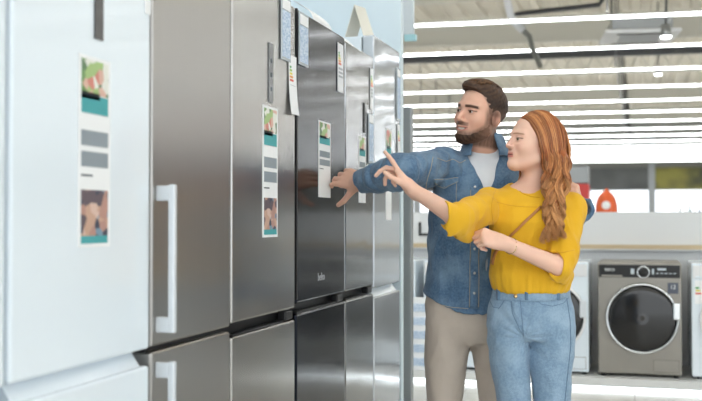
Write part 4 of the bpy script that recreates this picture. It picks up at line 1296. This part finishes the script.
seam('stitch_line', sw, je, [(520, 299), (521.5, 314), (523.3, 336)], .0011, M_jeand, jo, .003)
seam('pocket_seam', sw, je, [(489.5, 300), (493, 307), (499, 308), (505, 299)], .0013, M_jeand, jo, .001)
seam('pocket_seam', sw, je, [(536, 299.5), (541, 304), (552, 306), (563, 303), (568.5, 297)], .0013, M_jeand, jo, .001)
seam('side_seam', sw, je, [(566, 297), (569.5, 320), (570, 345), (567, 372), (563.5, 405), (562, 440)], .0015, M_jeand, jo, .001, 40)
for px in (497, 524.5, 556):
    lay('belt_loop', sw, je, [(px, 289), (px, 300)], [(px+3.2, 289), (px+3.2, 300)], .002, M_jeand, jo, 5, 3, .0035)
button(sw, je, 515.5, 296, .008, M_gold, jo)
shoe(.642-sw.u0, .03, M_shoe, wom, .9, -.12); shoe(.778-sw.u0, .03, M_shoe, wom, .9, .12)

# blouse
bl_ = Solid()
B_rows = [(.962, .693, 3.86, .132, .108), (.980, .693, 3.86, .150, .122), (1.038, .693, 3.86, .162, .130), (1.134, .693, 3.86, .148, .118), (1.242, .692, 3.85, .157, .132), (1.307, .690, 3.86, .160, .110),
          (1.350, .690, 3.875, .142, .084), (1.378, .690, 3.885, .098, .066), (1.40, .690, 3.89, .07, .055)]
bl_.u(loft(rows(sw, B_rows)), .03)
selR = weR; dR = nrm(wwR-weR)
bl_.u(capsule(wsR+np.array([.05, .0, -.01]), wsR, .050, .052), .03)
bl_.u(capsule(wsR, selR, .053, .050), .03); bl_.u(capsule(selR, sw.p(430, 211, 3.52), .046, .050), .02)
bl_.u(capsule(sw.p(481, 214, 3.78), sw.p(465, 231, 3.67), .046, .026), .03)
bl_.u(capsule(sw.p(468, 236, 3.68), sw.p(448, 226, 3.58), .020, .040), .03)
bl_.u(capsule(wsL+np.array([-.05, 0, -.01]), wsL, .052, .056), .03)
bl_.u(capsule(wsL, sw.p(565, 246, 3.78), .057, .055), .03)
bl_.u(capsule(sw.p(562, 250, 3.76), sw.p(558, 268, 3.72), .060, .050), .02)
bl_.u(capsule(sw.p(566, 262, 3.77), sw.p(563, 276, 3.76), .030, .024), .03)
bl_.cut(capsule(weR+dR*.005, wwR, .043, .050), .004)
bl_.cut(capsule(sw.p(456, 216, 3.59), sw.p(425, 210, 3.50), .040, .044), .004)
mN = nrm((-.93, -.30, .02)); mP = sw.p(441.5, 216, 3.58)
bl_.cut(lambda P: np.maximum(-((P-mP)@mN), np.linalg.norm(P-mP, axis=1)-.16)*.9, .004)
bl_.cut(capsule(sw.p(466, 231, 3.655), sw.p(440, 232, 3.56), .020, .030), .006)
aL = weL+(wwL-weL)*.10; dL = nrm(wwL-weL)
bl_.cut(capsule(aL, wwL, .044, .038), .004)
bl_.cut(lambda P: np.maximum(-((P-(weL+dL*.062))@nrm(dL+np.array([-.1, 0, .25]))), np.linalg.norm(P-(weL+dL*.10), axis=1)-.10)*.9, .003) if False else bl_.cut(capsule(weL+dL*.085, wwL, .05, .05), .004)
bl_.cut(ellip(sw.v(.678, 3.845, 1.420), (.074, .105, .080)), .006)
g1 = fold_fn(.014, 14, 61, (1.2, 1.1, .8)); g2 = fold_fn(.0024, 48, 63)
bl_.disp(g1); bl_.disp(g2)
bl_.disp(ring_fold(wsR, selR, .07, .003, 42, 65))
# gathers above the hem
bl_.disp(lambda P: -.0035*np.exp(-((P[:, 2]-1.0)/.05)**2)*np.abs(np.sin(np.arctan2(P[:, 1], P[:, 0])*13+wave(P, 12, 71))))
bo = solid_obj('blouse', bl_, (-.45, -.36, .93), (.25, .22, 1.50), .0034, M_yel, wom, None, 1)
bo['label'] = 'yellow blouse with flared half sleeves'
M_yd = cloth('yellow seam', (214, 156, 18), (206, 150, 16), 20)
seam('neck_binding', sw, bl_, [(514.5, 186), (518, 190), (523.5, 194), (531, 196.7), (540, 197.5)], .0018, M_yd, bo, .0005)
seam('yoke_seam', sw, bl_, [(496, 202), (510, 205.5), (525, 207), (538, 207)], .0012, M_yd, bo, .0003)
seam('armhole_seam', sw, bl_, [(497, 187), (493, 196), (491, 208), (493, 222), (494, 232)], .0014, M_yd, bo, .0003)
seam('armhole_seam', sw, bl_, [(560, 203), (556, 215), (553, 228), (549, 240)], .0012, M_yd, bo, .0003)
seam('sleeve_seam', sw, bl_, [(545, 250.5), (555, 253), (565, 252), (574, 250)], .0016, M_yd, bo, .0003)

# bag strap, bracelet, ring, necklace
def strap(pts, w_, name, m, S):
    return lay(name, sw, S, [(x-w_*.55, y-w_*.6) for x, y in pts], [(x+w_*.55, y+w_*.6) for x, y in pts], .003, m, wom, 24, 4, .002)
o = strap([(541, 207), (528, 219), (515, 231.5), (503, 243), (495, 253), (492.5, 264)], 1.6, 'bag_strap', M_tan, bl_); o['label'] = 'tan leather bag strap'
fa = nrm(wwL-weL); bc = weL+(wwL-weL)*.865; u_ = nrm(np.cross(fa, [0, 0, 1])); w_ = np.cross(fa, u_)
ring = [tuple(bc+(u_*math.cos(a)+w_*math.sin(a))*.0285+fa*.004*math.sin(a*2)) for a in np.linspace(0, 2*math.pi, 25)[:-1]]
br = obj('bracelet', tube(bmesh.new(), ring, .0022, 6, closed=True), M_gold, wom)
bm = bmesh.new()
for i in range(0, 24, 2):
    bmesh.ops.create_icosphere(bm, subdivisions=1, radius=.0036, matrix=Matrix.Translation(ring[i]))
obj('bead_row', bm, M_gold, br)

# ------------------------------------------------------------ her hair
M_hairW = colmat('copper hair', .42, spec=.45)
hw = Solid()
hw.u(WF.w(ellip((0, -.026, .030), (.084, .103, .094))), .01)
FZ_ = [-.30, -.10, -.05, .0, .03, .055, .075, .09, .13]; FY_ = [-.004, .006, .006, .012, .030, .050, .064, .078, .09]
hw.keep(WF.w(lambda q: (q[:, 1]-np.interp(q[:, 2], FZ_, FY_))*.7), .006)
hw.keep(WF.w(lambda q: -.075-q[:, 2]), .02)
Pm = [sw.p(557, 140, 3.86), sw.p(557, 162, 3.82), sw.p(556, 182, 3.79), sw.p(553.5, 205, 3.735), sw.p(552, 229, 3.71)]
Rm = [.052, .057, .049, .036, .021]
for i in range(4): hw.u(capsule(Pm[i], Pm[i+1], Rm[i]*.68, Rm[i+1]*.66), .03)
hw.u(capsule(sw.p(548, 150, 3.93), sw.p(545, 190, 3.96), .04, .035), .04)
hw.u(capsule(sw.p(523, 168, 3.93), sw.p(521, 190, 3.915), .015, .010), .02)
dk, md, lt = (np.array(lin(c)) for c in ((96, 47, 22), (166, 90, 42), (234, 178, 116)))
hwm = solid_obj('hair', hw, (-.28, -.30, 1.12), (.28, .26, 1.70), .004, M_hairW, wom,
                lambda v: dk+(md-dk)*(.75+.35*wave(v*np.array([1, 1, .25]), 120, 3))[:, None], 2)
def chaikin(P, it=3):
    for _ in range(it):
        a = P[:-1]*.75+P[1:]*.25; b = P[:-1]*.25+P[1:]*.75
        P = np.concatenate([P[:1], np.stack([a, b], 1).reshape(-1, 3), P[-1:]])
    return P
rs = np.random.RandomState(11)
paths = []; rads = []; cols = []
n = 30
def add_lock(cp, r0, ph, amp=.008, tone=None, n=n):
    P = resample(chaikin(np.array(cp)), n); t = np.linspace(0, 1, n)
    z = P[:, 2]; wv = np.clip((1.50-z)/.10, 0, 1)
    P = P+np.column_stack([np.sin(z*62+ph)*amp*wv, np.cos(z*55+ph*1.3)*amp*.7*wv, 0*z])
    P = P+rs.normal(size=3)*.0012
    paths.append(P); rads.append(r0*np.interp(t, [0, .06, .5, .85, 1], [.35, .9, 1, .8, .12]))
    a = rs.uniform(0, 1)**1.25 if tone is None else tone
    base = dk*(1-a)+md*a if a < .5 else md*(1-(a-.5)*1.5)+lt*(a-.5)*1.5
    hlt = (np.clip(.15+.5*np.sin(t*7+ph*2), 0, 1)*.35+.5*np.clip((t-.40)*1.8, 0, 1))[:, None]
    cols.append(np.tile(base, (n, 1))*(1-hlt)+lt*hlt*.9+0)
for k in range(2300):
    s = rs.uniform(0, 1); dpt = rs.uniform(.55, 1.02)
    y0 = .072-.13*s; sgn = -1
    a0 = (-.004-.006*rs.uniform(), y0, .030+.096*math.sqrt(max(0, 1-((y0+.026)/.108)**2)) if False else .126-(max(0, y0-.03)*.75)-(max(0, -y0-.02)*.5))
    q1 = (-.050*1.0, np.interp(s, [0, 1], [.058, -.105]), np.interp(s, [0, .6, 1], [.084, .100, .085]))
    q2 = (-.084, np.interp(s, [0, 1], [.026, -.118]), .030)
    q3 = (-.090, np.interp(s, [0, 1], [.006, -.125]), -.035)
    if s > .75: # round the back of the head
        m_ = (s-.75)/.25; q2 = (-.084+.05*m_, q2[1]-.008, q2[2]); q3 = (-.090+.04*m_, q3[1], q3[2])
    # hug the skull surface
    cp = [WF.to(a0)]+[WF.to(q) for q in (q1, q2, q3)]
    cps = snap(hw, np.array(cp[:3]), .003+.003*rs.uniform(), 6)
    cp = [cps[0], cps[1], cps[2], cp[3]]
    xo = (2*s-1); yo = -math.sqrt(max(0, 1-xo*xo))*dpt
    sway = rs.normal()*.15
    end = 4 if rs.uniform() < .8 else 3
    cb = int(s*7); xc = (cb+.5)/7*2-1
    for j in range(1, end+1):
        xo = xc+((2*s-1)-xc)*(1, .95, .75, .5, .35)[j]
        if j == 4: xo += (-.5, .0, -.9, .5, 1.6, 2.2, .9)[cb]*.5
        cp.append(Pm[j]+np.array([(xo*.95+sway*.25*(j/4))*Rm[j], yo*Rm[j], rs.uniform(-.01, .01)]))
    if end == 4: cp.append(cp[-1]+np.array([rs.uniform(-.006, .006)+(-.012, .01, -.01, .012, -.012, -.02, .01)[cb], rs.uniform(-.005, .006), -.004-(.034, .012, .03, .008, .022, .0, .016)[cb]-rs.uniform(0, .012)]))
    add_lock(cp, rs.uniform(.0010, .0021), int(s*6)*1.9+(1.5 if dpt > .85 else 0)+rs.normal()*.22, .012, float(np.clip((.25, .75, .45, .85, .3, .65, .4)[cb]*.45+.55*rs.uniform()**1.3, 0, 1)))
# far side and nape locks
for k in range(90):
    s = rs.uniform(0, 1)
    cp = [WF.to((.004, .07-.13*s, .122-.3*max(0, .03-s*.1)*0)), WF.to((.05, .055-.15*s, .092)), WF.to((.082, -.0-.1*s, .02)), WF.to((.08, -.01-.09*s, -.06))]
    cps = snap(hw, np.array(cp[:3]), .002, 5)
    cp = list(cps)+[cp[3], sw.p(519+12*s, 176, 3.92)+rs.normal(size=3)*.004, sw.p(518.5+12*s, 192, 3.91)+rs.normal(size=3)*.004]
    add_lock(cp, rs.uniform(.0022, .004), s*5, .004, rs.uniform(0, .5))
# back locks
for k in range(120):
    s = rs.uniform(-1, 1)
    cp = [WF.to((s*.02, -.05, .125)), WF.to((s*.06, -.11, .085)), WF.to((s*.078, -.128, .0)), WF.to((s*.078, -.13, -.08)), WF.to((s*.075-.01, -.125, -.16)), WF.to((s*.06-.02, -.11, -.23))]
    cps = snap(hw, np.array(cp[:2]), .002, 5); cp = list(cps)+cp[2:]
    add_lock(cp, rs.uniform(.003, .005), s*4, .006)
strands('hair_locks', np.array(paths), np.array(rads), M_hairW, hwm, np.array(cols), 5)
# ------------------------------------------------------------------ camera, light
cam = bpy.data.cameras.new('camera'); co = bpy.data.objects.new('camera', cam); C.objects.link(co)
cam.lens = 36.0*1000/702; cam.sensor_width = 36.0; cam.sensor_fit = 'HORIZONTAL'
tilt = math.atan(19.5/1000)
co.location = CAM; co.rotation_euler = (math.pi/2+tilt, 0, YAW)
cam.dof.use_dof = True; cam.dof.focus_distance = 3.95; cam.dof.aperture_fstop = 2.8
cam.clip_end = 200
bpy.context.scene.camera = co
w = bpy.data.worlds.new('daylight'); bpy.context.scene.world = w; w.use_nodes = True
bg = w.node_tree.nodes['Background']; bg.inputs[0].default_value = (.92, .97, 1., 1); bg.inputs[1].default_value = 1.9
s = bpy.context.scene
s.view_settings.view_transform = 'Standard'; s.view_settings.look = 'None'
s.view_settings.exposure = 0.2; s.view_settings.gamma = 1
s.view_settings.use_curve_mapping = False
s.cycles.use_denoising = True
s.cycles.max_bounces = 8; s.cycles.sample_clamp_indirect = 6
